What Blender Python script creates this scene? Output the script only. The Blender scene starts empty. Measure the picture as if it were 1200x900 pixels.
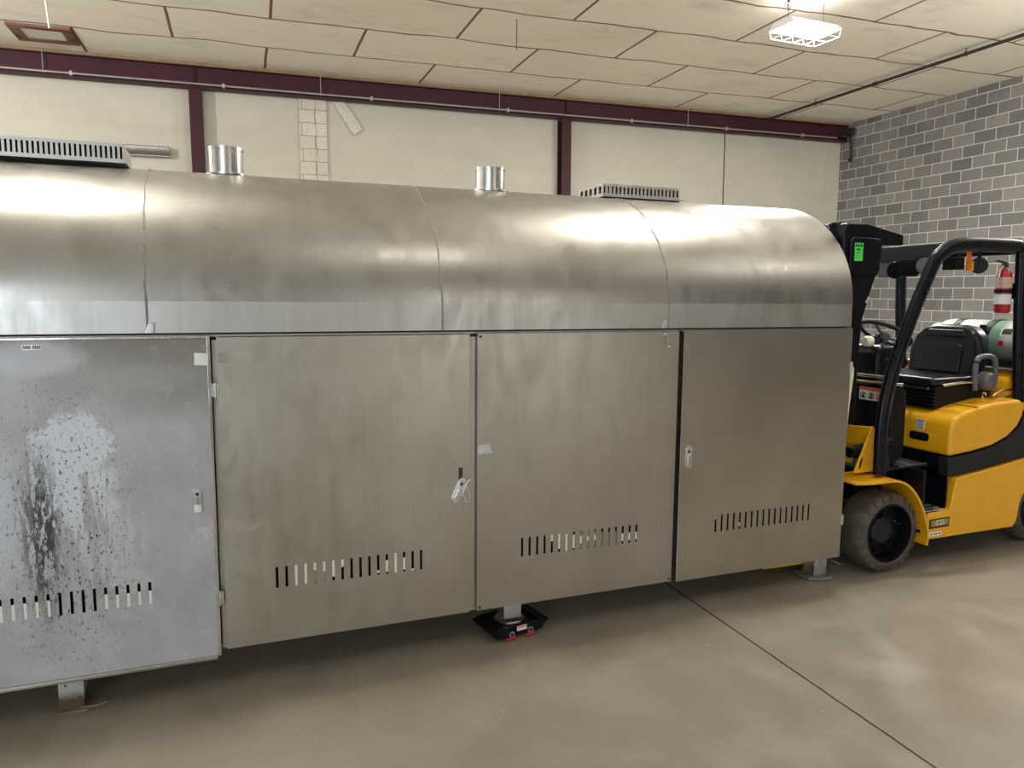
import bpy, bmesh, math, random
from math import sin, cos, pi, radians as rad
from mathutils import Vector, Matrix
random.seed(7)
S = bpy.context.scene
C = S.collection

# ------------------------------------------------------------------ materials
class N:
    """small node-graph helper"""
    def __init__(self, name):
        self.m = bpy.data.materials.new(name); self.m.use_nodes = True
        self.nt = self.m.node_tree; self.nt.nodes.clear()
        self.out = self.nt.nodes.new('ShaderNodeOutputMaterial')
        self.b = self.nt.nodes.new('ShaderNodeBsdfPrincipled')
        self.nt.links.new(self.b.outputs[0], self.out.inputs[0])
        self.tc = self.nt.nodes.new('ShaderNodeTexCoord')
        self.P = self.tc.outputs['Object']
    def n(self, t, **k):
        x = self.nt.nodes.new(t)
        for a, v in k.items(): setattr(x, a, v)
        return x
    def put(self, sock, v):
        if isinstance(v, bpy.types.NodeSocket): self.nt.links.new(v, sock)
        elif isinstance(v, (tuple, list)) and len(v) == 3 and sock.type == 'RGBA': sock.default_value = (*v, 1)
        else: sock.default_value = v
    def set(self, **k):
        for a, v in k.items(): self.put(self.b.inputs[a.replace('_', ' ')], v)
        return self
    def math(self, op, a, b=0.0, c=None, clamp=False):
        x = self.n('ShaderNodeMath', operation=op, use_clamp=clamp)
        self.put(x.inputs[0], a); self.put(x.inputs[1], b)
        if c is not None: self.put(x.inputs[2], c)
        return x.outputs[0]
    def sep(self, v=None):
        x = self.n('ShaderNodeSeparateXYZ'); self.put(x.inputs[0], v or self.P); return x.outputs
    def comb(self, x, y, z=0.0):
        c = self.n('ShaderNodeCombineXYZ')
        for i, v in enumerate((x, y, z)): self.put(c.inputs[i], v)
        return c.outputs[0]
    def scale(self, v, s):
        x = self.n('ShaderNodeVectorMath', operation='MULTIPLY'); self.put(x.inputs[0], v); x.inputs[1].default_value = s
        return x.outputs[0]
    def noise(self, scale=5, detail=4, rough=.55, vec=None, stretch=None, dist=0.0):
        x = self.n('ShaderNodeTexNoise'); v = vec or self.P
        if stretch: v = self.scale(v, stretch)
        self.put(x.inputs['Vector'], v)
        x.inputs['Scale'].default_value = scale; x.inputs['Detail'].default_value = detail
        x.inputs['Roughness'].default_value = rough; x.inputs['Distortion'].default_value = dist
        return x.outputs['Fac']
    def rng(self, v, a, b, c=0.0, d=1.0):
        x = self.n('ShaderNodeMapRange'); self.put(x.inputs[0], v)
        for i, q in enumerate((a, b, c, d)): self.put(x.inputs[i+1], q)
        return x.outputs[0]
    def mix(self, f, a, b, mode='MIX'):
        x = self.n('ShaderNodeMix', data_type='RGBA', blend_type=mode)
        self.put(x.inputs[0], f); self.put(x.inputs[6], a); self.put(x.inputs[7], b)
        return x.outputs[2]
    def bump(self, h, s=.3, d=.01):
        x = self.n('ShaderNodeBump'); x.inputs['Strength'].default_value = s; x.inputs['Distance'].default_value = d
        self.put(x.inputs['Height'], h); self.put(self.b.inputs['Normal'], x.outputs[0])
    def blob(self, a, b, ca, cb, ra, rb, wob=.35, nscale=14, edge=.12, nz=None):
        """soft-edged patch at (ca, cb) of radii ra, rb in the two coordinates a, b"""
        u = self.math('DIVIDE', self.math('SUBTRACT', a, ca), ra)
        v = self.math('DIVIDE', self.math('SUBTRACT', b, cb), rb)
        r = self.math('SQRT', self.math('ADD', self.math('MULTIPLY', u, u), self.math('MULTIPLY', v, v)))
        nn = nz or self.noise(nscale, 5, .6)
        r = self.math('ADD', r, self.math('MULTIPLY', self.math('SUBTRACT', nn, .5), wob*2))
        return self.rng(r, 1-edge, 1+edge, 1.0, 0.0)

def plain(name, col, rough=.5, metal=0.0, var=.12, scale=18, bump=0.0, coat=0.0, emit=None, es=1.0, spec=.5):
    g = N(name); f = g.noise(scale, 4, .6)
    dark = tuple(c*(1-var) for c in col); lite = tuple(min(1, c*(1+var)) for c in col)
    g.set(Base_Color=g.mix(g.rng(f, .3, .7), dark, lite), Metallic=metal,
          Roughness=g.rng(f, .3, .7, max(.02, rough-.05), rough+.07))
    g.set(Specular_IOR_Level=spec)
    if coat: g.set(Coat_Weight=coat, Coat_Roughness=.12)
    if bump: g.bump(g.noise(scale*6, 3), bump, .002)
    if emit: g.set(Emission_Color=emit, Emission_Strength=es)
    return g.m

M = {}
def steel(name, base, rough, blotch=.12, streak=.12, scratch=0.0, wave=.25, smudge=.22, rv=.07, gb=.012, warm=(1.02, 1.0, .96), metal=1.0):
    g = N(name)
    big = g.noise(2.2, 5, .55); mid = g.noise(9, 5, .6, stretch=(1, 1, .45), dist=.6)
    grain = g.noise(1.0, 3, .6, stretch=(420, 420, 5)); wide = g.noise(1.0, 3, .6, stretch=(38, 38, 1.2))
    c1 = tuple(b*(1-blotch)*w for b, w in zip(base, warm)); c2 = tuple(min(1, b*(1+blotch)) for b in base)
    col = g.mix(g.rng(big, .3, .7), c1, c2)
    col = g.mix(g.math('MULTIPLY', g.rng(grain, .4, .75), streak*1.2), col, tuple(b*.55 for b in base))
    col = g.mix(g.math('MULTIPLY', g.rng(wide, .5, .75), streak), col, tuple(b*.6 for b in base))
    col = g.mix(g.math('MULTIPLY', g.rng(mid, .55, .72), smudge), col, tuple(b*.72 for b in base))
    r = g.math('ADD', g.rng(mid, .3, .7, rough-rv*.7, rough+rv*1.3), g.rng(grain, .3, .7, -rv*.4, rv*.7))
    h = g.math('ADD', g.math('MULTIPLY', g.noise(1.0, 2, .5, stretch=(5, 5, 2.0)), wave), g.math('MULTIPLY', grain, gb))
    if scratch:
        w = g.noise(5, 3, .5)
        P = g.n('ShaderNodeVectorMath', operation='ADD'); g.put(P.inputs[0], g.P)
        g.put(P.inputs[1], g.comb(g.math('MULTIPLY', w, .5), 0.0, g.math('MULTIPLY', g.noise(3, 2), .7)))
        sc = g.noise(1.0, 3, .7, vec=g.scale(P.outputs[0], (6, 6, 130)))
        r = g.math('SUBTRACT', r, g.math('MULTIPLY', g.rng(sc, .58, .75), scratch*.25))
        col = g.mix(g.math('MULTIPLY', g.rng(sc, .6, .74), scratch), col, (.8, .8, .78))
    g.set(Base_Color=col, Metallic=metal, Roughness=r)
    g.bump(h, .35, .01)
    return g.m
M['steel'] = steel('brushed_steel', (.475, .452, .405), .38, wave=.08)
M['steel_smooth'] = steel('smooth_steel', (.50, .475, .43), .31, smudge=.04, streak=.06, wave=.035, rv=.012, gb=.002)
M['steel_hood'] = steel('hood_steel', (.44, .43, .41), .33, blotch=.07, streak=.12, scratch=.25, wave=.03, smudge=.08)
M['steel_skirt'] = steel('skirt_steel', (.54, .54, .53), .40, streak=.2, wave=.05)
M['steel_frame'] = steel('frame_steel', (.52, .50, .45), .45)
M['steel_bright'] = steel('bright_steel', (.75, .75, .74), .2, blotch=.05, streak=.03)
M['chrome'] = plain('polished_metal', (.82, .82, .82), .22, 1.0, .05)
M['zinc'] = plain('zinc_metal', (.62, .63, .64), .38, 1.0, .15)
M['weld'] = plain('weld_bead', (.30, .27, .23), .5, .8, .35, 60, .6)
M['vent_metal'] = plain('vent_metal', (.50, .49, .46), .45, .9, .1)
M['inner_shade'] = plain('painted_inner_shade', (.03, .03, .03), .8)  # near-black colour painted as the shade inside gaps and openings
M['cream_sheet'] = plain('cream_sheet', (.86, .83, .76), .6, 0, .04)
M['cream_plastic'] = plain('cream_plastic', (.80, .77, .58), .45, 0, .04)
M['tape'] = plain('clear_tape', (.56, .58, .62), .25, .2, .10, 14, .2)
M['tape_faint'] = plain('faint_tape', (.58, .555, .50), .30, .9, .03, 8)
M['tape_white'] = plain('white_tape', (.86, .88, .86), .3, 0, .1, 40, .5)
M['black_paint'] = plain('black_paint', (.004, .005, .009), .30, 0, .3, 12, 0, 0, spec=.22)
M['black_steel'] = plain('black_steel', (.004, .0045, .006), .45, 0, .3, 9, spec=.2)
M['charcoal'] = plain('charcoal_plastic', (.016, .019, .023), .5, 0, .2, 30, .2, spec=.25)
M['black_vinyl'] = plain('black_vinyl', (.005, .006, .012), .32, 0, .2, 30, .15, spec=.3)
M['rubber_black'] = plain('black_rubber', (.010, .009, .009), .6, 0, .3, 20, .3, spec=.2)
M['grey_plastic'] = plain('grey_plastic', (.13, .13, .145), .45, 0, .1)
M['yellow'] = plain('yellow_paint', (.92, .46, .010), .34, 0, .06, 6, 0, .35)
M['red'] = plain('red_paint', (.42, .015, .02), .35, 0, .15, 8, 0, .3)
M['white'] = plain('white_paint', (.80, .80, .78), .45, 0, .05)
M['orange'] = plain('orange_fabric', (.85, .20, .03), .6, 0, .08)
M['green_label'] = plain('green_label', (.08, .75, .10), .5, 0, .05)
M['black_print'] = plain('black_print', (.02, .02, .02), .6, 0, .05)
M['orange_print'] = plain('orange_print', (.75, .16, .05), .6, 0, .05)
M['beam_red'] = plain('oxide_red_paint', (.050, .012, .020), .5, 0, .22, 3, .1, spec=.25)
M['wood_tan'] = plain('tan_wood', (.25, .165, .09), .7, 0, .25, 12)
M['plank'] = plain('pale_plank', (.62, .60, .53), .7, 0, .15, 20, .3)
M['dark_pipe'] = plain('dark_pipe', (.045, .035, .035), .5, .3, .2)
M['conduit'] = plain('grey_conduit', (.42, .41, .40), .45, .6, .15)
M['lens'] = plain('lamp_lens', (1, 1, 1), .4, 0, 0, 5, 0, 0, (1.0, .97, .90), 60)
M['glass_lens'] = plain('headlamp_glass', (.30, .31, .33), .2, .3, .15)
M['gold_badge'] = plain('gold_badge', (.42, .33, .10), .4, .4, .25, 14)
M['foot_grey'] = plain('grey_foot', (.20, .205, .20), .5, .3, .3, 25, .4)
M['wire'] = plain('white_wire', (.85, .85, .83), .5, .2, .05)

def m_tread():
    g = N('worn_tyre_rubber'); f = g.noise(9, 5, .6); h = g.noise(70, 4, .7)
    col = g.mix(g.rng(f, .3, .7), (.050, .042, .034), (.14, .115, .09))
    g.set(Base_Color=col, Roughness=g.rng(h, .3, .7, .5, .75)); g.bump(h, .5, .004); return g.m
M['tyre'] = m_tread()

def m_painted_door():
    g = N('stained_grey_door'); x, y, z = g.sep()
    base = g.mix(g.rng(g.noise(3, 6, .6, dist=.4), .3, .7), (.34, .345, .37), (.50, .51, .545))
    nn = g.noise(9, 7, .7); n2 = g.noise(16, 8, .72, dist=.3); dr = g.noise(1.0, 4, .65, stretch=(36, 36, 4.5))
    # warmer, darker tone in the upper right corner and along the top edge
    base = g.mix(g.math('MULTIPLY', g.blob(x, z, -3.42, 1.42, .42, .20, .4, 7, .5, nn), .8), base, (.24, .225, .20))
    base = g.mix(g.math('MULTIPLY', g.blob(x, z, -4.0, 1.50, 1.4, .07, .4, 7, .5, nn), .7), base, (.22, .205, .185))
    base = g.mix(g.math('MULTIPLY', g.blob(x, z, -3.62, 1.33, .22, .05, .3, 7, .5, nn), .6), base, (.40, .41, .40))
    base = g.mix(g.math('MULTIPLY', g.blob(x, z, -3.95, 1.42, .16, .07, .6, 7, .25, n2), .6), base, (.60, .62, .68))
    # pale scraped patch with drips
    p = g.math('MAXIMUM', g.blob(x, z, -3.845, 1.07, .135, .12, .85, 14, .07, n2),
               g.math('MULTIPLY', g.blob(x, z, -3.85, .90, .14, .26, .7, 14, .25, n2), g.rng(dr, .42, .52)))
    base = g.mix(g.math('MULTIPLY', p, .9), base, (.68, .71, .77))
    base = g.mix(g.math('MULTIPLY', g.blob(x, z, -3.78, .66, .20, .16, .3, 14, .3, nn), g.math('MULTIPLY', g.rng(dr, .42, .58), .7)), base, (.56, .58, .62))
    base = g.mix(g.math('MULTIPLY', g.blob(x, z, -4.12, .80, .14, .22, .5, 14, .5, nn), .55), base, (.62, .66, .72))
    base = g.mix(g.math('MULTIPLY', g.blob(x, z, -3.66, .50, .08, .05, .2, 14, .15, nn), .5), base, (.56, .57, .57))
    base = g.mix(g.math('MULTIPLY', g.rng(g.noise(16, 6, .7), .56, .72), .4), base, (.55, .57, .61))
    # grime streak and black flecks
    dirt = g.noise(1.0, 5, .75, stretch=(46, 46, 11)); fleck = g.noise(1.0, 4, .7, stretch=(85, 85, 45))
    s1 = g.blob(x, z, -3.955, .72, .055, .27, .7, 14, .5, n2); s2 = g.blob(x, z, -4.01, .80, .035, .18, .5, 14, .6, nn)
    k = g.math('MULTIPLY', s1, g.rng(dirt, .44, .50)); base = g.mix(g.math('MULTIPLY', k, .95), base, (.02, .02, .018))
    base = g.mix(g.math('MULTIPLY', g.math('MULTIPLY', s2, g.rng(dirt, .45, .58)), .65), base, (.14, .12, .09))
    near = g.blob(x, z, -3.88, .72, .22, .50, .3, 9, .45, nn)
    f = g.math('MULTIPLY', near, g.rng(fleck, .575, .61)); base = g.mix(f, base, (.03, .03, .03))
    f2 = g.rng(g.noise(1.0, 3, .6, stretch=(40, 40, 90), dist=.8), .72, .74)
    base = g.mix(g.math('MULTIPLY', f2, g.blob(x, z, -3.95, 1.36, .22, .10, .3, 9, .3, nn)), base, (.03, .03, .03))
    f3 = g.rng(g.noise(70, 3, .6), .70, .72); base = g.mix(g.math('MULTIPLY', f3, .8), base, (.05, .05, .05))
    g.set(Base_Color=base, Metallic=.15, Roughness=g.rng(nn, .3, .7, .42, .6)); g.bump(n2, .15, .003)
    return g.m
M['door_grey'] = m_painted_door()

def m_floor():
    g = N('concrete_floor'); x, y, z = g.sep()
    a = g.noise(.55, 6, .6, dist=.5); b = g.noise(2.6, 6, .65, dist=.6); c = g.noise(60, 4, .7)
    col = g.mix(g.rng(a, .3, .7), (.205, .178, .142), (.305, .272, .225))
    col = g.mix(g.math('MULTIPLY', g.rng(b, .45, .7), .5), col, (.36, .325, .275))
    col = g.mix(g.math('MULTIPLY', g.rng(g.noise(1.3, 5, .6, dist=1.2), .52, .68), .5), col, (.165, .142, .112))
    col = g.mix(g.math('MULTIPLY', g.rng(c, .35, .7), .25), col, (.18, .155, .12))
    spk = g.rng(g.noise(26, 2, .5), .78, .80); col = g.mix(spk, col, (.75, .72, .65))
    wob = g.math('MULTIPLY', g.math('SUBTRACT', g.noise(3.5, 4, .7), .5), .014)
    def joint(v, p, w):
        d = g.math('ABSOLUTE', g.math('SUBTRACT', g.math('ADD', v, wob), p)); return g.rng(d, w*.6, w, 1.0, 0.0)
    J = joint(x, 2.285, .0065)
    for q in (-3.8, 8.4): J = g.math('MAXIMUM', J, joint(x, q, .0065))
    J = g.math('MAXIMUM', J, joint(y, 6.9, .0065)); J = g.math('MAXIMUM', J, joint(y, -1.0, .0065))
    col = g.mix(J, col, (.012, .010, .009))
    r = g.math('ADD', g.rng(b, .3, .7, .36, .52), g.rng(c, .3, .7, -.03, .05))
    g.set(Base_Color=col, Roughness=g.math('ADD', r, g.math('MULTIPLY', J, .4)))
    g.bump(g.math('SUBTRACT', g.math('ADD', g.math('MULTIPLY', a, .5), g.math('ADD', g.math('MULTIPLY', g.noise(4.5, 3, .5), .25), g.math('MULTIPLY', c, .02))), g.math('MULTIPLY', J, 1.0)), .22, .02)
    return g.m
M['floor'] = m_floor()

def brick(g, vec, bw, rh, mortar, c1, c2, cm, smooth=.1):
    b = g.n('ShaderNodeTexBrick'); g.put(b.inputs['Vector'], vec)
    b.offset = .5; b.offset_frequency = 2
    b.inputs['Scale'].default_value = 1; b.inputs['Brick Width'].default_value = bw; b.inputs['Row Height'].default_value = rh
    b.inputs['Mortar Size'].default_value = mortar; b.inputs['Mortar Smooth'].default_value = smooth; b.inputs['Bias'].default_value = 0
    g.put(b.inputs['Color1'], c1); g.put(b.inputs['Color2'], c2); g.put(b.inputs['Mortar'], cm)
    return b.outputs['Color'], b.outputs['Fac']

def m_cmu():
    g = N('grey_block_wall'); x, y, z = g.sep()
    v = g.comb(g.math('ADD', g.math('SUBTRACT', y, 9.9322), g.math('MULTIPLY', g.noise(9, 2), .004)), g.math('SUBTRACT', z, 1.578))
    c, f = brick(g, v,   .4064, .2032, .0075, (.155, .155, .153), (.29, .285, .275), (.72, .71, .68), .15)
    fine = g.noise(38, 5, .75); big = g.noise(1.4, 4, .6)
    c = g.mix(g.rng(fine, .3, .75, 0, .35), c, (.13, .13, .125))
    c = g.mix(g.math('MULTIPLY', g.rng(big, .5, .7), .18), c, (.40, .385, .36))
    g.set(Base_Color=c, Roughness=.85)
    g.bump(g.math('ADD', g.math('MULTIPLY', f, -.6), g.math('MULTIPLY', fine, .5)), .6, .008)
    return g.m
M['cmu'] = m_cmu()

def m_ceiling():
    g = N('ceiling_panels'); x, y, z = g.sep()
    w1 = g.math('MULTIPLY', g.math('SUBTRACT', g.noise(1.1, 2.5, .5), .5), .22)
    w2 = g.math('MULTIPLY', g.math('SUBTRACT', g.noise(.7, 2, .5), .5), .05)
    v = g.comb(g.math('ADD', g.math('SUBTRACT', x, 6.56), w2), g.math('ADD', g.math('SUBTRACT', y, 9.27), w1))
    c, f = brick(g, v, 2.44, 1.22, .019, (.86, .815, .71), (.90, .86, .76), (.19, .085, .045), .05)
    st = g.noise(2.0, 6, .65, dist=.7, stretch=(.6, 1.3, 1)); fine = g.noise(45, 3, .6)
    c = g.mix(g.math('MULTIPLY', g.rng(st, .52, .75), .35), c, (.36, .34, .30))
    c = g.mix(g.rng(fine, .4, .8, 0, .12), c, (.42, .40, .36))
    g.set(Base_Color=c, Roughness=.8)
    g.bump(g.math('ADD', g.math('MULTIPLY', g.noise(.9, 2), .6), g.math('MULTIPLY', f, -.15)), .25, .05)
    return g.m
M['ceiling'] = m_ceiling()

def m_cream():
    g = N('cream_block_wall'); x, y, z = g.sep()
    v = g.comb(g.math('ADD', x, y), g.math('SUBTRACT', z, 1.578))
    c, f = brick(g, v, .4064, .2032, .004, (.55, .53, .455), (.57, .545, .47), (.50, .48, .41), .6)
    st = g.noise(1.0, 6, .6, dist=.5, stretch=(.5, .5, 3)); d = g.noise(1.2, 5, .6)
    c = g.mix(g.math('MULTIPLY', g.rng(st, .5, .72), .35), c, (.46, .43, .36))
    c = g.mix(g.math('MULTIPLY', g.rng(d, .5, .7), .3), c, (.68, .64, .55))
    g.set(Base_Color=c, Roughness=.7); g.bump(g.math('ADD', g.math('MULTIPLY', f, -.4), g.math('MULTIPLY', st, .4)), .25, .006)
    return g.m
M['cream'] = m_cream()
def m_pilaster():
    g = N('whitewashed_blocks'); x, y, z = g.sep()
    v = g.comb(g.math('ADD', g.math('SUBTRACT', x, 1.01), g.math('MULTIPLY', y, .0)), g.math('SUBTRACT', z, 1.578))
    c, f = brick(g, v, .4064, .2032, .006, (.60, .57, .49), (.68, .65, .57), (.22, .20, .17), .4)
    cr = g.rng(g.math('ABSOLUTE', g.math('SUBTRACT', g.math('ADD', x, g.math('MULTIPLY', g.noise(6, 3), .12)), 1.29)), 0, .012, 1, 0)
    c = g.mix(g.math('MULTIPLY', cr, .7), c, (.12, .11, .09))
    c = g.mix(g.math('MULTIPLY', g.rng(g.noise(9, 5, .7), .5, .75), .5), c, (.38, .35, .29))
    g.set(Base_Color=c, Roughness=.8); g.bump(f, -.5, .006); return g.m
M['pilaster'] = m_pilaster()
def m_hatch():
    return plain('hatch_paint', (.20, .085, .065), .6, 0, .15, 6)
M['hatch'] = m_hatch()
def m_tank():
    g = N('propane_tank_paint'); x, y, z = g.sep()
    n = g.noise(9, 5, .6)
    c = g.mix(g.rng(n, .3, .7), (.62, .60, .56), (.78, .77, .74))
    band = g.blob(y, z, .41, 1.42, .10, .30, .25, 9, .35, n)
    c = g.mix(g.math('MULTIPLY', band, .8), c, (.05, .24, .15))
    c = g.mix(g.math('MULTIPLY', g.blob(y, z, .10, 1.22, .25, .12, .4, 9, .4, n), .5), c, (.40, .28, .16))
    g.set(Base_Color=c, Roughness=.3, Metallic=.15); return g.m
M['tank'] = m_tank()
def m_leg_dirty():
    g = N('chipped_galvanised'); n = g.noise(60, 4, .7); x, y, z = g.sep()
    c = g.mix(g.rng(g.noise(8), .3, .7), (.40, .40, .39), (.55, .55, .54)); c = g.mix(g.rng(n, .6, .66), c, (.06, .05, .04))
    c = g.mix(g.rng(g.math('ADD', z, g.math('MULTIPLY', n, .05)), .075, .04), c, (.10, .075, .045))
    g.set(Base_Color=c, Metallic=.4, Roughness=.5); return g.m
M['leg_dirty'] = m_leg_dirty()

# ------------------------------------------------------------------ geometry helpers
def B(): return bmesh.new()
def addfaces(bm, vs, fs):
    v = [bm.verts.new(p) for p in vs]
    for f in fs:
        try: bm.faces.new([v[i] for i in f])
        except ValueError: pass
def box(bm, x0, x1, y0, y1, z0, z1):
    vs = [(x, y, z) for x in (x0, x1) for y in (y0, y1) for z in (z0, z1)]
    addfaces(bm, vs, [(0, 1, 3, 2), (4, 6, 7, 5), (0, 4, 5, 1), (2, 3, 7, 6), (0, 2, 6, 4), (1, 5, 7, 3)]); return bm
def prism(bm, pts, a, b, axis='y'):
    """polygon pts extruded from a to b: axis 'y' -> pts are (x,z); 'x' -> (y,z); 'z' -> (x,y)"""
    def mk(p, t): return {'y': (p[0], t, p[1]), 'x': (t, p[0], p[1]), 'z': (p[0], p[1], t)}[axis]
    n = len(pts); vs = [mk(p, a) for p in pts] + [mk(p, b) for p in pts]
    addfaces(bm, vs, [tuple(range(n)), tuple(range(2*n-1, n-1, -1))] + [(i, (i+1) % n, n+(i+1) % n, n+i) for i in range(n)]); return bm
def ring_pts(c, t, r, segs, ry=None, up=None):
    t = Vector(t).normalized(); up = Vector(up) if up else (Vector((0, 0, 1)) if abs(t.z) < .95 else Vector((1, 0, 0)))
    a = t.cross(up).normalized(); b = a.cross(t).normalized(); ry = ry or r
    return [Vector(c)+a*cos(2*pi*i/segs)*r+b*sin(2*pi*i/segs)*ry for i in range(segs)]
def tube(bm, path, r, segs=10, ry=None, up=None, closed=False):
    P = [Vector(p) for p in path]; rows = []; n = len(P)
    for i in range(n):
        if closed: t = P[(i+1) % n]-P[i-1]
        else: t = P[min(i+1, n-1)]-P[max(i-1, 0)]
        rr = r[i] if isinstance(r, (list, tuple)) else r
        rows.append([bm.verts.new(p) for p in ring_pts(P[i], t, rr, segs, ry, up)])
    for i in range(n if closed else n-1):
        a, b = rows[i], rows[(i+1) % n]
        for k in range(segs): bm.faces.new((a[k], a[(k+1) % segs], b[(k+1) % segs], b[k]))
    if not closed:
        bm.faces.new(rows[0]); bm.faces.new(rows[-1][::-1])
    return bm
def lathe(bm, prof, o=(0, 0, 0), axis='z', segs=32, cap=True):
    rows = []
    for r, h in prof:
        row = []
        for i in range(segs):
            a = 2*pi*i/segs; u, v = r*cos(a), r*sin(a)
            p = {'z': (u, v, h), 'y': (u, h, v), 'x': (h, u, v)}[axis]
            row.append(bm.verts.new((p[0]+o[0], p[1]+o[1], p[2]+o[2])))
        rows.append(row)
    for a, b in zip(rows, rows[1:]):
        for k in range(segs): bm.faces.new((a[k], a[(k+1) % segs], b[(k+1) % segs], b[k]))
    if cap:
        for row, rr in ((rows[0], prof[0][0]), (rows[-1], prof[-1][0])):
            if rr > 1e-4: bm.faces.new(row)
    return bm
def smooth_path(pts, n=6):
    P = [Vector(p) for p in pts]; out = []
    for i in range(len(P)-1):
        p0 = P[max(i-1, 0)]; p1 = P[i]; p2 = P[i+1]; p3 = P[min(i+2, len(P)-1)]
        for k in range(n):
            t = k/n
            out.append(.5*((2*p1)+(p2-p0)*t+(2*p0-5*p1+4*p2-p3)*t*t+(3*p1-p0-3*p2+p3)*t**3))
    out.append(P[-1]); return out
def obj(name, bm, mat, parent=None, bevel=0, smooth=False, segs=2, label=None):
    bmesh.ops.remove_doubles(bm, verts=bm.verts, dist=1e-5)
    bmesh.ops.recalc_face_normals(bm, faces=bm.faces)
    me = bpy.data.meshes.new(name); bm.to_mesh(me); bm.free()
    if smooth:
        for p in me.polygons: p.use_smooth = True
    o = bpy.data.objects.new(name, me); C.objects.link(o)
    me.materials.append(M[mat] if isinstance(mat, str) else mat)
    if bevel:
        b = o.modifiers.new('bevel', 'BEVEL'); b.width = bevel; b.segments = segs; b.limit_method = 'ANGLE'; b.angle_limit = rad(35)
        if not smooth:
            for p in me.polygons: p.use_smooth = True
        o.modifiers.new('wn', 'WEIGHTED_NORMAL').keep_sharp = True
    elif smooth:
        try: me.set_sharp_from_angle(angle=rad(40))
        except Exception: pass
    if parent: o.parent = parent
    if label: o['label'] = label
    return o
def tag(o, label, cat, group=None):
    o['label'] = label; o['category'] = cat
    if group: o['group'] = group
    return o
def thing(name, label, cat, loc=(0, 0, 0), rz=0, group=None):
    o = bpy.data.objects.new(name, None); C.objects.link(o); o.location = loc; o.rotation_euler = (0, 0, rz)
    o.empty_display_size = .1
    return tag(o, label, cat, group)
def struct(name, bm, mat, **k):
    o = obj(name, bm, mat, **k); o['kind'] = 'structure'; return o
def text_mesh(name, body, size, mat, parent, mtx, extrude=.0006, label=None, shear=0):
    cu = bpy.data.curves.new('lettering', 'FONT'); cu.body = body; cu.size = size; cu.extrude = extrude; cu.shear = shear
    cu.align_x = 'CENTER'; cu.align_y = 'CENTER'
    t = bpy.data.objects.new('lettering_curve', cu); C.objects.link(t)
    bpy.context.view_layer.update()
    me = bpy.data.meshes.new_from_object(t.evaluated_get(bpy.context.evaluated_depsgraph_get()))
    bpy.data.objects.remove(t)
    me.transform(mtx); me.materials.clear(); me.materials.append(M[mat])
    o = bpy.data.objects.new(name, me); C.objects.link(o); o.parent = parent
    if label: o['label'] = label
    return o

# ------------------------------------------------------------------ the room
X0, X1, Y0, Y1, H = -13.0, 11.9, -8.0, 13.04, 5.15
struct('floor', box(B(), X0-.2, X1+.2, Y0-.2, Y1+.2, -.2, 0), 'floor')
struct('ceiling', box(B(), X0-.2, X1+.2, Y0-.2, Y1+.2, H, H+.2), 'ceiling')
struct('wall_back', box(B(), X0, X1, Y1, Y1+.2, 0, H), 'cream')
struct('wall_front', box(B(), X0, X1, Y0-.2, Y0, 0, H), plain('dark_grey_wall', (.28, .27, .25), .8))
struct('wall_left', box(B(), X0-.2, X0, Y0, Y1, 0, H), 'cmu')
struct('wall_right', box(B(), X1, X1+.2, Y0, Y1, 0, H), 'cmu')
# block pilaster on the back wall
struct('trim_1', box(B(), .97, 1.40, Y1-.05, Y1, 0, 4.80), 'pilaster', bevel=.006)
# joint bead in the cream wall
struct('trim_2', box(B(), 9.045, 9.065, Y1-.006, Y1, 0, 4.8), 'dark_pipe')
# no boards or strips are modelled beside the columns
# roof beam with flanges
bm = B()
box(bm, X0, X1-.0, 12.86, 12.885, 4.80, 5.10)
box(bm, X0, X1, 12.80, 12.96, 4.785, 4.803); box(bm, X0, X1, 12.80, 12.96, 5.09, 5.105)
for xx in (-6.7, -.56, 5.58):
    box(bm, xx-.008, xx+.008, 12.81, 12.90, 4.80, 5.09)
beam = tag(obj('roof_beam', bm, 'beam_red', bevel=.003), 'long dark red steel beam under the ceiling along the cream back wall', 'beam')
struct('trim_3', box(B(), X0, X1, 12.80, 12.98, 5.105, H), 'wood_tan')
def column(x, label):
    t = thing('steel_column', label, 'column', (x, 12.93, 0), 0, 'dark red steel columns along the back wall')
    b = B(); w = .092
    box(b, -w, w, -.10, -.085, .012, 4.785); box(b, -w, w, .085, .10, .012, 4.785); box(b, -.006, .006, -.088, .088, .012, 4.785)
    obj('shaft', b, 'beam_red', t, bevel=.003)
    obj('base_plate', box(B(), -.15, .15, -.105, .105, 0, .012), 'beam_red', t)
column(-.56, 'dark red steel column on the back wall left of the block pilaster')
column(5.58, 'dark red steel column on the back wall right of the block pilaster')
# conduit on the beam
t = thing('conduit', 'thin grey conduit running along the lower edge of the dark red beam', 'pipe', (0, 12.77, 4.83))
obj('pipe', tube(B(), [(X0+.1, 0, 0), (-6, 0, 0), (0, 0, 0), (6, 0, 0), (11.55, 0, 0)], .014, 8), 'conduit', t, smooth=True)
for xx in (-2.2, -.15, 2.1, 4.45, 6.85, 8.9, 10.7):
    obj('clip', box(B(), xx-.02, xx+.02, -.02, .045, -.03, .03), 'conduit', t, bevel=.003)
for xx in (-2.55, 1.3, 4.3, 8.05):
    obj('hanger_rod', tube(B(), [(xx, .015, .31), (xx, .015, -.02)], .006, 6), 'conduit', t)
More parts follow.
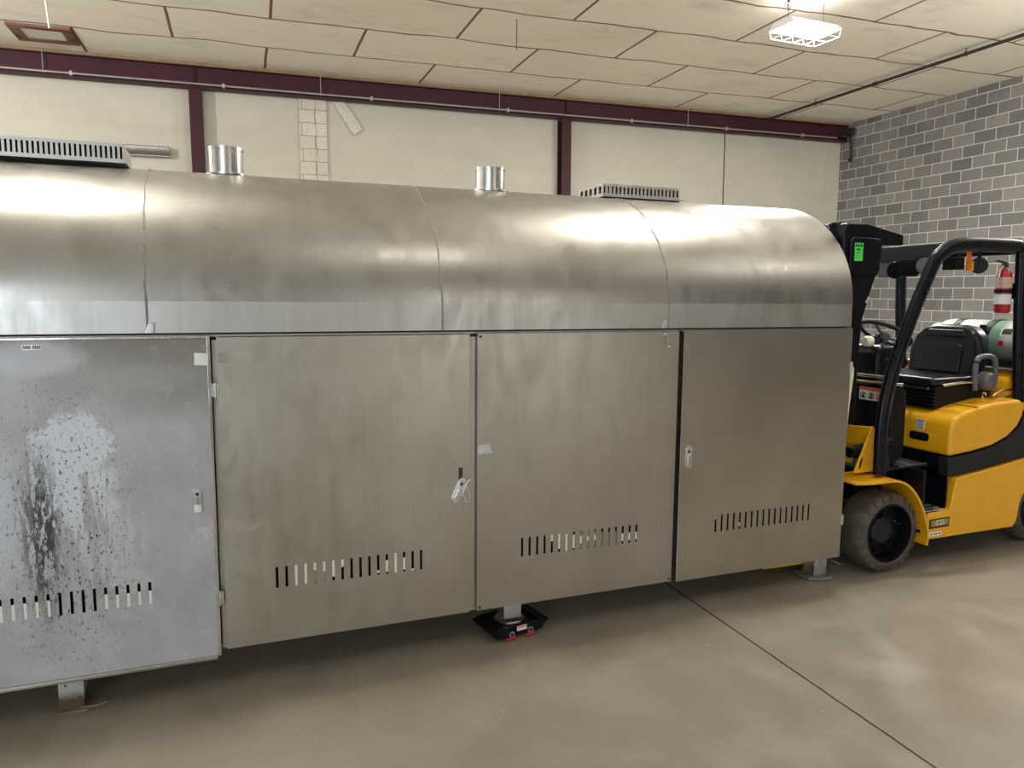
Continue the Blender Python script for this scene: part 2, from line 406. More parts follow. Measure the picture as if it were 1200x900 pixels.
# bracket in the corner
b = B(); tube(b, smooth_path([(11.62, 12.72, 4.86), (11.80, 12.70, 4.86), (11.80, 12.66, 4.80), (11.80, 12.62, 4.40), (11.72, 12.60, 4.39)]), .028, 10)
box(b, 11.75, 11.85, 12.60, 12.85, 4.88, 5.02)
tag(obj('pipe_elbow', b, 'dark_pipe', bevel=.004), 'dark bent pipe at the end of the red beam in the room corner', 'pipe')
# sprinkler pipe
t = thing('sprinkler_pipe', 'long dark thin pipe crossing under the ceiling toward the back wall', 'pipe', (9.8, 0, 5.06))
obj('pipe', tube(B(), [(0, -6, 0), (0, 4, 0), (0, 12.75, 0)], .024, 10), 'dark_pipe', t, smooth=True)
for yy in (4.2, 8.4, 11.4):
    b = tube(B(), [(0, yy, .085), (0, yy, .02)], .006, 6); tube(b, [(cos(a)*.034, yy, sin(a)*.034) for a in [i*pi/6 for i in range(12)]], .005, 6, closed=True)
    obj('hanger', b, 'dark_pipe', t)
obj('fitting', lathe(B(), [(.034, 10.0), (.034, 10.08)], (0, 0, 0), 'y', 14), 'dark_pipe', t, smooth=True)
# ceiling hatch
t = thing('ceiling_hatch', 'small red-brown framed hatch in the ceiling above the left end of the beam', 'hatch', (-2.37, 12.09, H))
b = B(); w, h2, f = .37, .345, .125
box(b, -w, w, -h2, -h2+f, -.03, 0); box(b, -w, w, h2-f, h2, -.03, 0); box(b, -w, -w+f, -h2+f, h2-f, -.03, 0); box(b, w-f, w, -h2+f, h2-f, -.03, 0)
obj('frame', b, 'hatch', t, bevel=.003); obj('panel', box(B(), -w+f, w-f, -h2+f, h2-f, -.012, 0), M['plank'], t)
tag(obj('hanging_wire', tube(B(), [(-1.60, 8, H), (-1.525, 8, 4.03)], .006, 6), 'wire'), 'white wire hanging from the ceiling in front of the hatch', 'wire')
tag(obj('ceiling_wire', tube(B(), [(3.43, 9.5, H), (3.425, 9.5, 4.78)], .005, 6), 'dark_pipe'), 'thin dark wire hanging from the ceiling above the hood', 'wire')
# plank & wall strip
b = B(); prism(b, [(1.50, 4.78), (1.69, 4.80), (1.985, 4.38), (1.835, 4.27)], 12.93, 12.975)
tag(obj('wooden_plank', b, 'plank', bevel=.004), 'short pale plank hanging diagonally below the red beam beside the block pilaster', 'plank')
bpy.data.objects['wooden_plank'].location.y = .06
b = B(); box(b, -7.0, -.96, 12.90, 12.93, 3.75, 3.90); box(b, -7.0, -.96, 12.90, 13.04, 3.75, 3.765); box(b, -7.0, -.96, 12.90, 13.04, 3.885, 3.90)
tag(obj('wall_channel', b, 'conduit', bevel=.003), 'grey metal channel fixed to the back wall left of the red columns', 'channel')

# ------------------------------------------------------------------ the steel cabinet machine
MT = thing('industrial_oven', 'long stainless steel oven cabinet with rounded hood and four louvred doors on short legs', 'machine', (3.176, 3.45, 0), rad(2.0))
MT.rotation_euler = (0, rad(.5), rad(2.0))
SL, SR, D = -5.62, .125, 1.36   # left end, right end, depth
ZB, ZT = .142, 1.497
# body shell: thin sheets behind the doors
b = B()
box(b, SL, SR, D-.01, D, ZB, 1.50)                     # back
box(b, SL, SL+.01, .03, D-.01, ZB, 1.50)               # left
box(b, SR-.012, SR, .012, D-.01, ZB, 1.50)             # right
box(b, SL, SR-.012, .03, D-.01, ZB, ZB+.012)           # bottom
box(b, SL, SR-.012, .03, D-.01, 1.488, 1.50)           # top
obj('cabinet_body', b, 'steel_frame', MT, bevel=.002)
for s0, s1 in ((-3.322, -3.300), (-2.205, -2.165), (-1.075, -1.035), (SR-.03, SR-.012), (-4.51, -4.45), (SL+.01, SL+.05)):
    obj('door_post', box(B(), s0, s1, .014, .05, ZB, 1.478), 'inner_shade' if s0 == -1.075 else 'steel_frame', MT, bevel=.002)  # one post takes the dark colour for the shade in its door gap
obj('top_rail', box(B(), SL, SR-.012, .035, .06, 1.480, 1.51), 'inner_shade', MT)  # rail coloured dark for the shade in the gap under the hood skirt
obj('shade_sheet', box(B(), SL+.02, SR-.02, .10, .11, ZB+.012, 1.486), 'inner_shade', MT)  # dark sheet standing for the shade behind the door slots

def slot_sheet(s0, s1, z0, z1, slots, y0=-.012, y1=.004, w=.0057, zs=(.392, .486)):
    """door skin with real slot openings"""
    bm = B(); a, c = zs
    def quad(xa, xb, za, zb, bm=bm):
        box(bm, xa, xb, y0, y0+.003, za, zb)
    quad(s0, s1, z0, a); quad(s0, s1, c, z1)
    slots = sorted(slots)
    xs = [s0]+[v for s in slots for v in (s-w, s+w)]+[s1]
    for i in range(0, len(xs), 2): quad(xs[i], xs[i+1], a, c)
    # folded returns
    box(bm, s0, s0+.003, y0+.003, y1, z0, z1); box(bm, s1-.003, s1, y0+.003, y1, z0, z1)
    box(bm, s0+.003, s1-.003, y0+.003, y1, z0, z0+.003); box(bm, s0+.003, s1-.003, y0+.003, y1, z1-.003, z1)
    return bm
def hinge(z, s, parent):
    b = B(); box(b, s-.014, s-.002, -.017, -.0125, z-.028, z+.028); box(b, s+.003, s+.012, -.017, -.0125, z-.028, z+.028)
    tube(b, [(s, -.018, z-.032), (s, -.018, z+.032)], .0045, 8)
    return obj('hinge', b, 'zinc', parent, bevel=.001)
def screws(b, pts):
    for s, z in pts: lathe(b, [(.006, -.0155), (.006, -.0115)], (s, 0, z), 'y', 8)

def pull_latch(s, z, parent, tilt=0.0, half=.058):
    """recessed swing latch: rounded plate, slot, lever"""
    b = B(); n = 10; r = .0185
    def cap(rr, hh): return [(rr*cos(a), hh-rr+rr*sin(a)) for a in [pi*i/n for i in range(n+1)]]+[(rr*cos(a), -hh+rr+rr*sin(a)) for a in [pi+pi*i/n for i in range(n+1)]]
    R = Matrix.Rotation(tilt, 2)
    f = lambda pts: [tuple(R @ Vector(p)+Vector((s, z))) for p in pts]
    prism(b, f(cap(r, half)), -.0185, -.0122)
    pl = obj('latch', b, 'chrome', parent, bevel=.0015)
    b = B(); prism(b, f(cap(r*.62, half*.82)), -.0192, -.0186)
    obj('latch_recess', b, 'zinc', pl)
    b = B(); prism(b, f([(-.006, -half*.7), (.006, -half*.7), (.006, half*.25), (-.006, half*.25)]), -.026, -.0193)
    obj('lever', b, 'steel_bright', pl, bevel=.0015)
    b = B(); c = R @ Vector((0, half*.5)); lathe(b, [(.007, -.0225), (.007, -.0193)], (s+c.x, 0, z+c.y), 'y', 12); obj('keyhole', b, 'black_print', pl)
    return pl

def patch(name, mat, pts, parent, y=-.0135, t=.0011, **k):
    return obj(name, prism(B(), pts, y, y+t), mat, parent, **k)
def sheet_behind(ss, za, parent, mat='cream_sheet', name='insulation_sheet', y=-.0085):
    """za: {slot index: (bottom, top)}; every run of neighbouring slots gets one stepped sheet of its own"""
    ks = sorted(za); runs = []
    for k in ks:
        if runs and k == runs[-1][-1]+1: runs[-1].append(k)
        else: runs.append([k])
    for run in runs:
        run = sorted(run, key=lambda k: ss[k]); lo, hi = [], []
        for k in run:
            a, c = za[k][:2]; a2 = za[k][2] if len(za[k]) > 2 else a
            lo += [(ss[k]-.0200, a), (ss[k]+.0200, a2)]; hi += [(ss[k]-.0200, c), (ss[k]+.0200, c)]
        obj(name, prism(B(), lo+hi[::-1], y, y+.002), mat, parent, label='cream sheet seen through the slots' if mat == 'cream_sheet' else None)

pitch = .0403
# door 1 (leftmost in view)
d1s = [-3.5915-pitch*i for i in range(17)]
d1 = obj('door', slot_sheet(-4.46, -3.340, .128, 1.485, d1s), 'door_grey', MT, label='stained grey painted door with white scraped patch')
b = B(); box(b, -3.340, -3.326, -.021, .004, .126, 1.4955); obj('edge_strip', b, 'steel_bright', d1, bevel=.002)
b = B(); box(b, -4.46, -3.341, -.016, .004, 1.4855, 1.4955); obj('top_strip', b, 'steel_bright', d1, bevel=.002)
b = B(); box(b, -4.46, -3.341, -.020, .004, .110, .1275); obj('bottom_strip', b, 'steel', d1, bevel=.003)
L1 = pull_latch(-3.397, .815, d1, 0, .052)
patch('latch_flap', 'white', [(-3.411, .766), (-3.383, .766), (-3.383, .797), (-3.411, .797)], L1, -.030, .006, bevel=.002)
patch('tape_strip', 'tape_white', [(-3.389, 1.377), (-3.341, 1.375), (-3.341, 1.424), (-3.387, 1.428)], d1, label='torn piece of white tape by the top corner')
patch('tape_strip', 'tape', [(-3.432, .698), (-3.341, .694), (-3.341, .645), (-3.438, .643), (-3.425, .672)], d1)
patch('stamped_plate', 'vent_metal', [(-3.985, 1.470), (-3.923, 1.470), (-3.923, 1.449), (-3.985, 1.449)], d1, -.0128, .0006)
b = B()
for i in range(9):
    if i != 4: box(b, -3.981+i*.0063, -3.977+i*.0063, -.0134, -.0128, 1.454, 1.465)
obj('stamped_number', b, 'black_print', d1)
sheet_behind(d1s, {**{i: (.38, c) for i, c in enumerate((.448, .450, .448, .448, .455))}, **{i: (.38, .458) for i in range(9, 17)}}, d1)
# door 2
d2s = [-3.090+pitch*i for i in range(17)]
d2 = obj('door', slot_sheet(-3.302, -2.207, .148, 1.489, d2s), 'steel', MT, label='plain steel door with a loose tilted latch')
za = {2: (.39, .49), 3: (.392, .49), 4: (.45, .49), 5: (.44, .49), 6: (.41, .49), 7: (.44, .49), 11: (.39, .412), 12: (.39, .455), 13: (.39, .49), 14: (.40, .458), 15: (.39, .40)}
sheet_behind(d2s, {k: ((v[0], v[1], v[0]+.02) if k in (7, 11, 12) else v) for k, v in za.items()}, d2)
sheet_behind(d2s, {3: (.385, .43), 4: (.385, .45), 5: (.385, .44)}, d2, 'steel', 'inner_panel', -.0060)
obj('latch_slot', box(B(), -2.262, -2.242, -.0126, -.0122, .800, .863), 'inner_shade', d2)  # dark patch painted for the shade in the slot
L2 = pull_latch(-2.262, .757, d2, rad(-24), .062)
b = B(); tube(b, smooth_path([(-2.250, -.02, .725), (-2.238, -.022, .76), (-2.222, -.02, .790), (-2.205, -.019, .806)]), .0035, 6)
tube(b, smooth_path([(-2.240, -.018, .738), (-2.228, -.018, .70), (-2.212, -.018, .705), (-2.212, -.018, .75), (-2.225, -.018, .775)]), .0016, 5)
obj('wire_tie', b, 'wire', L2, smooth=True)
patch('tape_strip', 'tape_faint', [(-3.296, 1.384), (-3.170, 1.381), (-3.163, 1.428), (-3.296, 1.429)], d2, -.0128, .0006)
patch('tape_strip', 'tape_faint', [(-3.298, .671), (-3.166, .660), (-3.143, .719), (-3.298, .723)], d2, -.0128, .0006)
hinge(1.272, -3.312, d2); hinge(.381, -3.322, d2)
# door 3
d3s = [-1.935+pitch*i for i in range(17)]
d3 = obj('door', slot_sheet(-2.168, -1.066, .148, 1.492, d3s), 'steel', MT, label='steel door with a small hook at its top right corner')
za = {3: (.458, .49), 4: (.42, .49), 5: (.375, .49), 6: (.36, .475), 7: (.37, .465), 8: (.39, .455), 9: (.40, .45), 10: (.40, .45), 14: (.375, .44), 15: (.375, .44), 16: (.375, .44)}
sheet_behind(d3s, {k: (a+.03, c+.005) for k, (a, c) in za.items()}, d3)
sheet_behind(d3s, {8: (.385, .486), 9: (.385, .486), 10: (.385, .478), 11: (.385, .465), 12: (.385, .46), 13: (.385, .46)}, d3, 'steel', 'inner_panel', -.0060)
b = B(); tube(b, [(-1.158, -.017, 1.478), (-1.142, -.017, 1.475), (-1.144, -.017, 1.415), (-1.128, -.017, 1.413)], .004, 8)
obj('hook', b, 'chrome', d3, smooth=True)
patch('tape_strip', 'tape', [(-2.166, .920), (-2.088, .922), (-2.112, .968), (-2.166, .964)], d3, -.0128, .0006)
for q in ((-2.155, 1.478), (-2.155, .163), (-1.08, .163)):
    b = B(); screws(b, [q]); obj('screw_head', b, 'dark_pipe', d3)
# door 4
d4s = [-.794+pitch*i for i in range(17)]
d4 = obj('door', slot_sheet(-1.036, .104, .142, 1.4965, d4s, y0=-.016), 'steel_smooth', MT, label='smoother steel door with an upright latch')
b = B(); box(b, -1.040, -1.036, -.0175, .004, .143, 1.4965); obj('edge_strip', b, 'steel_bright', d4)
sheet_behind(d4s, {0: (.462, .48), 4: (.405, .425)}, d4)
pull_latch(-.985, .823, d4, 0, .062)
hinge(1.274, .108, d4); hinge(.368, .108, d4)
# hood: vertical skirt, then half-ellipse
yc, zc, ra, rb = .68, 1.635, .68, .60
prof = [(yc-ra*cos(pi*i/40), zc+rb*sin(pi*i/40)) for i in range(41)]
b = B()
for e, (s0, s1) in enumerate(((SL, -3.555), (-3.555, -2.335), (-2.335, -1.125), (-1.125, .105))):
    rows = []
    for s in (s0, s1):
        rows.append([b.verts.new((s, y, z)) for y, z in prof])
    for k in range(40): b.faces.new((rows[0][k], rows[0][k+1], rows[1][k+1], rows[1][k]))
b.faces.new([b.verts.new((.105, y, z)) for y, z in prof]); b.faces.new([b.verts.new((SL, y, z)) for y, z in prof])
hood = obj('hood', b, 'steel_hood', MT, smooth=True)
b = B(); box(b, SL, .105, .0, .012, 1.508, 1.635); box(b, SL, .105, 1.348, 1.36, 1.504, 1.635); box(b, .093, .105, .012, 1.348, 1.504, 1.635); box(b, SL, SL+.012, .012, 1.348, 1.504, 1.635)
obj('hood_skirt', b, 'steel_skirt', MT)
for s, sl in ((-3.555, .0), (-2.335, -.01), (-1.125, -.02)):
    b = B(); g_ = lambda z: s+sl*max(0, (z-1.6))/.55
    path = [(s+random.uniform(-.004, .004), -.001, 1.510), (s, -.001, 1.57), (s, -.001, 1.635)]
    for i in range(1, 15):
        z = zc+(rb+.001)*sin(pi*i/28); path.append((g_(z)+random.uniform(-.004, .004), yc-(ra+.001)*cos(pi*i/28), z))
    tube(b, path, [random.uniform(.002, .0055) for _ in path], 6)
    obj('weld_seam', b, 'weld', hood, smooth=True)
for s in (-3.545, -1.15):
    b = B(); prism(b, [(s-.022, 1.507), (s+.014, 1.507), (s+.016, 1.55), (s-.006, 1.55)], -.009, -.0005)
    obj('lug', b, 'zinc', MT, bevel=.003)
def stack(s, y, r, h, zb, label):
    b = B(); lathe(b, [(r, zb), (r, zb+h), (r-.004, zb+h), (r-.004, zb)], (s, y, 0), 'z', 40, cap=False)
    lathe(b, [(r+.003, zb+h-.012), (r+.003, zb+h), (r, zb+h), ], (s, y, 0), 'z', 40, cap=False)
    p = obj('exhaust_stub', b, 'steel_bright', MT, smooth=True, label=label)
    b = B(); box(b, s+r*.6, s+r*.75, y-r*.95-.0, y-r*.72, zb+h*.45, zb+h*.95)
    obj('flange', lathe(B(), [(r+.018, zb), (r+.018, zb+.008), (r+.001, zb+.012), (r+.001, zb)], (s, y, 0), 'z', 40, cap=False), 'steel_bright', p, smooth=True)
    b.free()
stack(-3.225, .62, .078, .13, 2.225, 'left shiny round pipe stub on the hood')
stack(-1.885, .62, .080, .125, 2.225, 'right shiny round pipe stub on the hood')
def vent(s0, s1, y0, y1, z0, z1, n, side):
    root = B(); t = .006
    box(root, s0, s1, y0, y1, z1-t, z1); box(root, s0, s1, y0, y0+t, z0, z0+.012); box(root, s0, s1, y0, y0+t, z1-.014, z1-t)
    box(root, s0, s1, y1-t, y1, z0, z1-t)
    box(root, s1-t, s1, y0+t, y1-t, z0, z1-t)
    box(root, s0, s0+t, y0+t, y1-t, z0, z0+.012); box(root, s0, s0+t, y0+t, y1-t, z1-.014, z1-t)
    step = (s1-s0)/n
    for i in range(n+1):
        s = s0+i*step; box(root, max(s0, s-step*.27), min(s1, s+step*.27), y0, y0+t, z0+.012, z1-.014)
    k = max(3, int((y1-y0)/.05))
    for i in range(k+1):
        y = y0+t+(y1-y0-2*t)*i/k; box(root, s0, s0+t, max(y0+t, y-.012), min(y1-t, y+.012), z0+.012, z1-.014)
    v = obj('vent_box', root, 'vent_metal', MT)
    b = B(); box(b, s0-.012, s1+.012, y0-.03, y1+.03, z0-.010, z0-.0005); obj('vent_flange', b, 'vent_metal', v)
    obj('vent_shade', box(B(), s0+.03, s1-.03, y0+.04, y1-.05, z0, z1-.02), 'inner_shade', v)  # dark block standing for the shade inside the vent
    return v
vent(-4.75, -3.655, .52, .88, 2.247, 2.325, 55, 0)
vent(-1.225, -.715, .56, .86, 2.240, 2.305, 20, 0)
# legs
def leg(s, mat, z0=.004):
    b = B(); w = .047; box(b, s-w, s+w, .03, .03+2*w, z0, ZB); l = obj('leg', b, mat, MT, bevel=.004); return l
def zfloor(s): return s*.0087   # local height of the floor plane under the tilted frame
for s, m_ in ((-3.903, 'leg_dirty'), (-1.965, 'zinc'), (.012, 'zinc')):
    zf = zfloor(s); top = zf
    if s == -1.965: z0 = zf+.078
    elif s > -1: z0 = zf+.022
    else: z0 = zf+.001
    l = leg(s, m_, z0)
    b = B(); w = .047; box(b, s-w, s+w, D-.03-2*w, D-.03, zf+.001, ZB); obj('leg', b, 'zinc', MT, bevel=.004)
    if s > -1:
        b = B(); prism(b, [(s+dx, .077+dy) for dx, dy in ((-.10, .03), (-.09, -.05), (-.03, -.085), (.05, -.09), (.09, -.06), (.105, .0), (.09, .07), (.0, .09), (-.08, .08))], zf+.001, zf+.022, 'z')
        obj('foot_pad', b, 'foot_grey', l, bevel=.006)
        b = B(); prism(b, [(s+.02, zf+.022), (s+.10, zf+.022), (s+.09, zf+.055), (s+.055, zf+.045)], .10, .115); obj('foot_rib', b, 'foot_grey', l)
    if s < -3:
        b = B(); tube(b, smooth_path([(s+.03, .026, zf+.012), (s+.09, .0, zf+.02), (s+.13, -.01, zf+.035)]), .0035, 5); box(b, s-.05, s+.055, .012, .13, zf+.001, zf+.006)
        obj('foot_wire', b, 'wood_tan', l)
# cream flap on the right end
b = B(); prism(b, [(.01, 1.03), (.01, .10)]+[(.0, 0)]*0 or [(0, 0)], 0, 1) if False else None
pts = [(SR, .70), (SR+.006, .70), (SR+.018, .90), (SR+.028, 1.06), (SR+.046, 1.22), (SR+.044, 1.262), (SR+.030, 1.283), (SR, 1.288)]
prism(b, pts, .02, .05); obj('end_flap', b, 'cream_plastic', MT, bevel=.004, label='cream rounded flap on the right end')

# ------------------------------------------------------------------ machinery skate under the middle leg
u = Vector((cos(rad(2)), sin(rad(2)), 0)); n_ = Vector((-u.y, u.x, 0)); P0 = Vector((3.176, 3.45, 0))
kp = P0+u*(-1.965)+n_*.077
sk = thing('machinery_skate', 'small black wheeled skate carrying the middle leg of the steel machine', 'skate', (kp.x, kp.y, 0), rad(13))
b = B()
for sx in (-1, 1):
    box(b, sx*.13-.006, sx*.13+.006, -.108, .108, .020, .064)
for q in (-1, 1):
    box(b, -.124, .124, q*.104-.004, q*.104+.004, .017, .066)
box(b, -.124, .124, -.09, .09, .046, .052)
frame = obj('frame', b, 'black_paint', sk, bevel=.003)
b = B(); prism(b, [(-.137, .058), (-.158, .060), (-.158, .050), (-.137, .030)], -.10, .10); obj('wing', b, 'black_paint', sk, bevel=.002)
b = B(); prism(b, [(.137, .058), (.172, .060), (.172, .050), (.137, .030)], -.10, .10); obj('wing', b, 'black_paint', sk, bevel=.002)
for sx in (-.06, .06):
    for sy in (-.055, .055):
        b = B(); lathe(b, [(.012, sx-.034), (.024, sx-.032), (.024, sx+.032), (.012, sx+.034)], (0, sy*1.35, .024), 'x', 18)
        obj('roller', b, 'red', sk, smooth=True)
for sx in (-.055, .055):
    b = B(); prism(b, [(sx-.034, .002), (sx+.034, .002), (sx+.030, .015), (sx-.030, .015)], -.118, -.100); obj('wheel_guard', b, 'red', sk, bevel=.002)
for sx in (-.055, .055):
    b = B(); lathe(b, [(.0165, -.114), (.0165, -.108)], (sx, 0, .030), 'y', 16); w_ = obj('bolt', b, 'chrome', sk, smooth=True)
    b = B(); lathe(b, [(.008, -.1155), (.008, -.114)], (sx, 0, .030), 'y', 6); obj('socket', b, 'black_print', w_)
b = B(); lathe(b, [(.075, .052), (.078, .056), (.078, .064), (.064, .066), (.060, .060), (.0, .060)], (0, 0, 0), 'z', 32, cap=False)
obj('turntable', b, 'chrome', sk, smooth=True)
b = B(); box(b, -.022, .034, -.1095, -.108, .038, .062); lb = obj('decal', b, 'white', sk, label='white and orange warning decal')
b = B(); box(b, -.018, .030, -.1102, -.1095, .052, .059); obj('decal_band', b, 'orange_print', lb)
bpy.data.objects['machinery_skate'].rotation_euler = (0, 0, rad(13))

# ------------------------------------------------------------------ forklift
FO = Vector((3.568, 3.424, 0)); FA = rad(3.0)
FK = thing('forklift', 'yellow and black forklift truck parked beside the right end of the steel machine', 'forklift', FO, FA)
W = 1.06      # overall width, y' from 0 to W
def wheel(x, y0, y1, R, rim, name='tyre', far=False):
    """solid tyre between y0 and y1 with lugs cut into its shoulder; outer face is at y0 (near) or y1 (far)"""
    o = y1 if far else y0; i = y0 if far else y1; s = 1 if far else -1   # s points outward
    b = B(); e = .022*s
    lathe(b, [(rim, o-.004*s), (rim+.012, o), (R-.045, o+.002*s), (R-.012, o-.012*s), (R, o-.030*s), (R, i+.03*s), (R-.02, i), (rim, i)], (x, 0, R), 'y', 64, cap=False)
    for k in range(22):
        a = 2*pi*k/22+random.uniform(-.03, .03); a2 = a+.17
        vs = []
        for aa in (a, a2):
            for rr, yy in ((R-.040, o+.006*s), (R-.009, o-.004*s), (R+.0005, o-.024*s), (R-.03, o-.02*s)):
                vs.append((x+rr*cos(aa), yy, R+min(rr, R)*sin(aa)))
        addfaces(b, vs, [(0, 1, 2, 3), (7, 6, 5, 4), (0, 4, 5, 1), (1, 5, 6, 2), (2, 6, 7, 3), (3, 7, 4, 0)])
    t = obj(name, b, 'tyre', FK, smooth=True)
    b = B()
    lathe(b, [(rim+.004, o+.001*s), (rim-.008, o+.003*s), (rim-.014, o-.02*s), (rim-.018, o-.085*s), (rim*.55, o-.10*s), (rim*.50, o-.085*s)], (x, 0, R), 'y', 48, cap=False)
    r_ = obj('rim', b, 'black_steel', t, smooth=True)
    b = B(); lathe(b, [(0.001, o-.045*s), (rim*.40, o-.045*s), (rim*.50, o-.06*s), (rim*.52, o-.10*s)], (x, 0, R), 'y', 9, cap=False)
    obj('hub', b, 'charcoal', r_)
    for k in range(6):
        a = 2*pi*k/6+.3; b = B()
        c = Vector((x+cos(a)*rim*.73, 0, R+sin(a)*rim*.73))
        lathe(b, [(.011, o-.10*s), (.011, o-.072*s)], (c.x, 0, c.z), 'y', 6); obj('lug_nut', b, 'zinc' if k % 3 == 0 else 'black_steel', r_)
    for k in range(5):
        a = 2*pi*k/5+.2; b = B()
        tube(b, [(x+cos(a)*rim*.45, o-.075*s, R+sin(a)*rim*.45), (x+cos(a)*rim*.90, o-.055*s, R+sin(a)*rim*.90)], .011, 6); obj('spoke', b, 'black_steel', r_, smooth=True)
wheel(.085, 0, .20, .245, .178)
wheel(.085, W-.20, W, .245, .168, far=True)
wheel(1.51, .05, .22, .222, .15)
wheel(1.51, W-.22, W-.05, .222, .15, far=True)
# fenders
def fender(y0, y1, mirror):
    pth = [(-.235, .596), (-.10, .585), (.06, .583), (.13, .573), (.20, .540), (.27, .478), (.335, .385), (.375, .29), (.398, .20), (.392, .135)]
    P2 = [(p.x, p.z) for p in smooth_path([(x, 0, z) for x, z in pth], 4)]
    nrm = []
    for i, p in enumerate(P2):
        a = P2[max(i-1, 0)]; c = P2[min(i+1, len(P2)-1)]; d = Vector((c[0]-a[0], c[1]-a[1])).normalized(); nrm.append((p[0]-(-d.y)*-.0, p[1]))
    inner = []
    for i, p in enumerate(P2):
        a = P2[max(i-1, 0)]; c = P2[min(i+1, len(P2)-1)]; d = Vector((c[0]-a[0], c[1]-a[1])).normalized()
        inner.append((p[0]+d.y*.014, p[1]-d.x*.014))
    b = B()
    n = len(P2)
    for y in (y0, y1):
        pass
    vs = [(x, y0, z) for x, z in P2]+[(x, y1, z) for x, z in P2]+[(x, y0, z) for x, z in inner]+[(x, y1, z) for x, z in inner]
    fs = []
    for i in range(n-1):
        fs += [(i, i+1, n+i+1, n+i), (2*n+i, 3*n+i, 3*n+i+1, 2*n+i+1), (i, 2*n+i, 2*n+i+1, i+1), (n+i, n+i+1, 3*n+i+1, 3*n+i)]
    fs += [(0, n, 3*n, 2*n), (n-1, 3*n-1, 4*n-1, 2*n-1)]
    addfaces(b, vs, fs)
    return obj('front_fender', b, 'yellow', FK, smooth=True)
fender(-.02, .245, 0); fender(W-.245, W+.02, 1)
# gusset and front cross plate
b = B(); prism(b, [(-.075, .60), (.015, .60), (.078, .60), (.095, .845), (.060, .885), (.045, .86)], .145, .160)
gs = obj('gusset', b, 'yellow', FK, bevel=.003)
b = B(); prism(b, [(-.028+.02*cos(a)*.45+.30*(.035*sin(a)), .66+.038*sin(a)) for a in [2*pi*i/14 for i in range(14)]], .1435, .1450); obj('gusset_slot', b, 'black_print', gs)
b = B(); prism(b, [(.16, .60), (.18, .60), (.185, .69), (.23, .735), (.28, .70), (.30, .62), (.45, .62), (.45, .85), (.16, .88)], .055, .068, 'x')
obj('front_plate', b, 'yellow', FK, bevel=.003)
# chassis and lower body
b = B(); box(b, .10, 2.0, .24, W-.24, .12, .57); box(b, -.04, .20, .24, W-.24, .16, .40)
obj('chassis', b, 'black_steel', FK, bevel=.01)
for y0, y1, nm in ((0, .07, 0), (W-.07, W, 1)):
    arch = [(1.51+.262*cos(a), .222+.262*sin(a)) for a in [pi-(pi)*i/14 for i in range(15)]]
    arch = [(x, max(z, .15)) for x, z in arch if z >= .15]
    pts = [(.405, .185), (.43, .162)]+[(1.205, .150), (1.235, .180)]+arch+[(1.80, .15), (2.10, .20), (2.15, .30), (2.15, .74), (1.6, .655), (1.265, .603), (.90, .562), (.635, .534), (.605, .37), (.59, .338), (.405, .330)]
    b = B(); prism(b, pts, y0, y1); obj('side_panel', b, 'yellow', FK, bevel=.008, segs=3)
# step
b = B(); box(b, .405, .60, .012, .26, .315, .335); st = obj('step', b, 'charcoal', FK, bevel=.003)
b = B()
for i in range(7):
    for j in range(4): prism(b, [(.425+i*.025, .02+j*.05), (.437+i*.025, .03+j*.05), (.425+i*.025, .04+j*.05), (.413+i*.025, .03+j*.05)], .335, .342, 'z')
obj('step_tread', b, 'chrome', st)
b = B(); box(b, .405, .62, .255, .275, .335, .60); box(b, .585, .60, .03, .255, .335, .532); box(b, .38, .405, .03, .275, .20, .60); obj('step_well', b, 'black_paint', FK, bevel=.003)
# black band along the side
pts = [(.585, .545), (.90, .567), (1.265, .606), (1.6, .66), (2.15, .745), (2.15, .98), (1.31, .98), (1.275, .90), (1.22, .82), (1.12, .755), (.97, .705), (.78, .68), (.572, .667)]
for y0, y1 in ((.022, .09), (W-.09, W-.022)):
    b = B(); prism(b, pts, y0, y1); obj('side_trim', b, 'charcoal', FK, bevel=.004)
b = B(); box(b, .57, .585, .09, W-.09, .575, .665); obj('hood_sill', b, 'black_paint', FK)
# engine hood
hp = [(.572, .675), (.78, .690), (.97, .715), (1.11, .762), (1.20, .825), (1.245, .895), (1.25, .96), (1.22, 1.005), (1.0, 1.0), (.80, .975), (.66, .945), (.60, .915), (.575, .86)]
b = B(); prism(b, hp, .012, W-.012)
hood_y = obj('engine_hood', b, 'yellow', FK, bevel=.045, segs=5)
# seat pan opening marks, label and recessed handle on the hood's front face
b = B(); n = 8
def rr(cy, cz, hw, hh, r):
    o = []
    for sx, sz, a0 in ((1, 1, 0), (-1, 1, pi/2), (-1, -1, pi), (1, -1, 3*pi/2)):
        for i in range(5):
            a = a0+pi/2*i/4; o.append((cy+sx*(hw-r)+r*cos(a), cz+sz*(hh-r)+r*sin(a)))
    return o
prism(b, rr(.235, .772, .072, .027, .02), .5665, .572, 'x'); hh = obj('hood_handle', b, 'black_paint', hood_y, bevel=.002)
prism(b := B(), rr(.235, .772, .085, .038, .028), .569, .5725, 'x'); obj('handle_bezel', b, 'yellow', hood_y, bevel=.001)
b = B(); box(b, .5700, .5722, .20, .262, .812, .885); dl = obj('decal', b, 'white', hood_y, label='small white instruction decal')
b = B()
for i in range(5): box(b, .5692, .5700, .207+(.012 if i % 2 else 0), .255, .821+i*.0125, .8255+i*.0125)
obj('decal_print', b, 'black_print', dl)
b = B(); tube(b, smooth_path([(.80, .010, .975), (.80, .3, .977)], 3), .0022, 5); obj('panel_seam', b, 'black_print', hood_y)
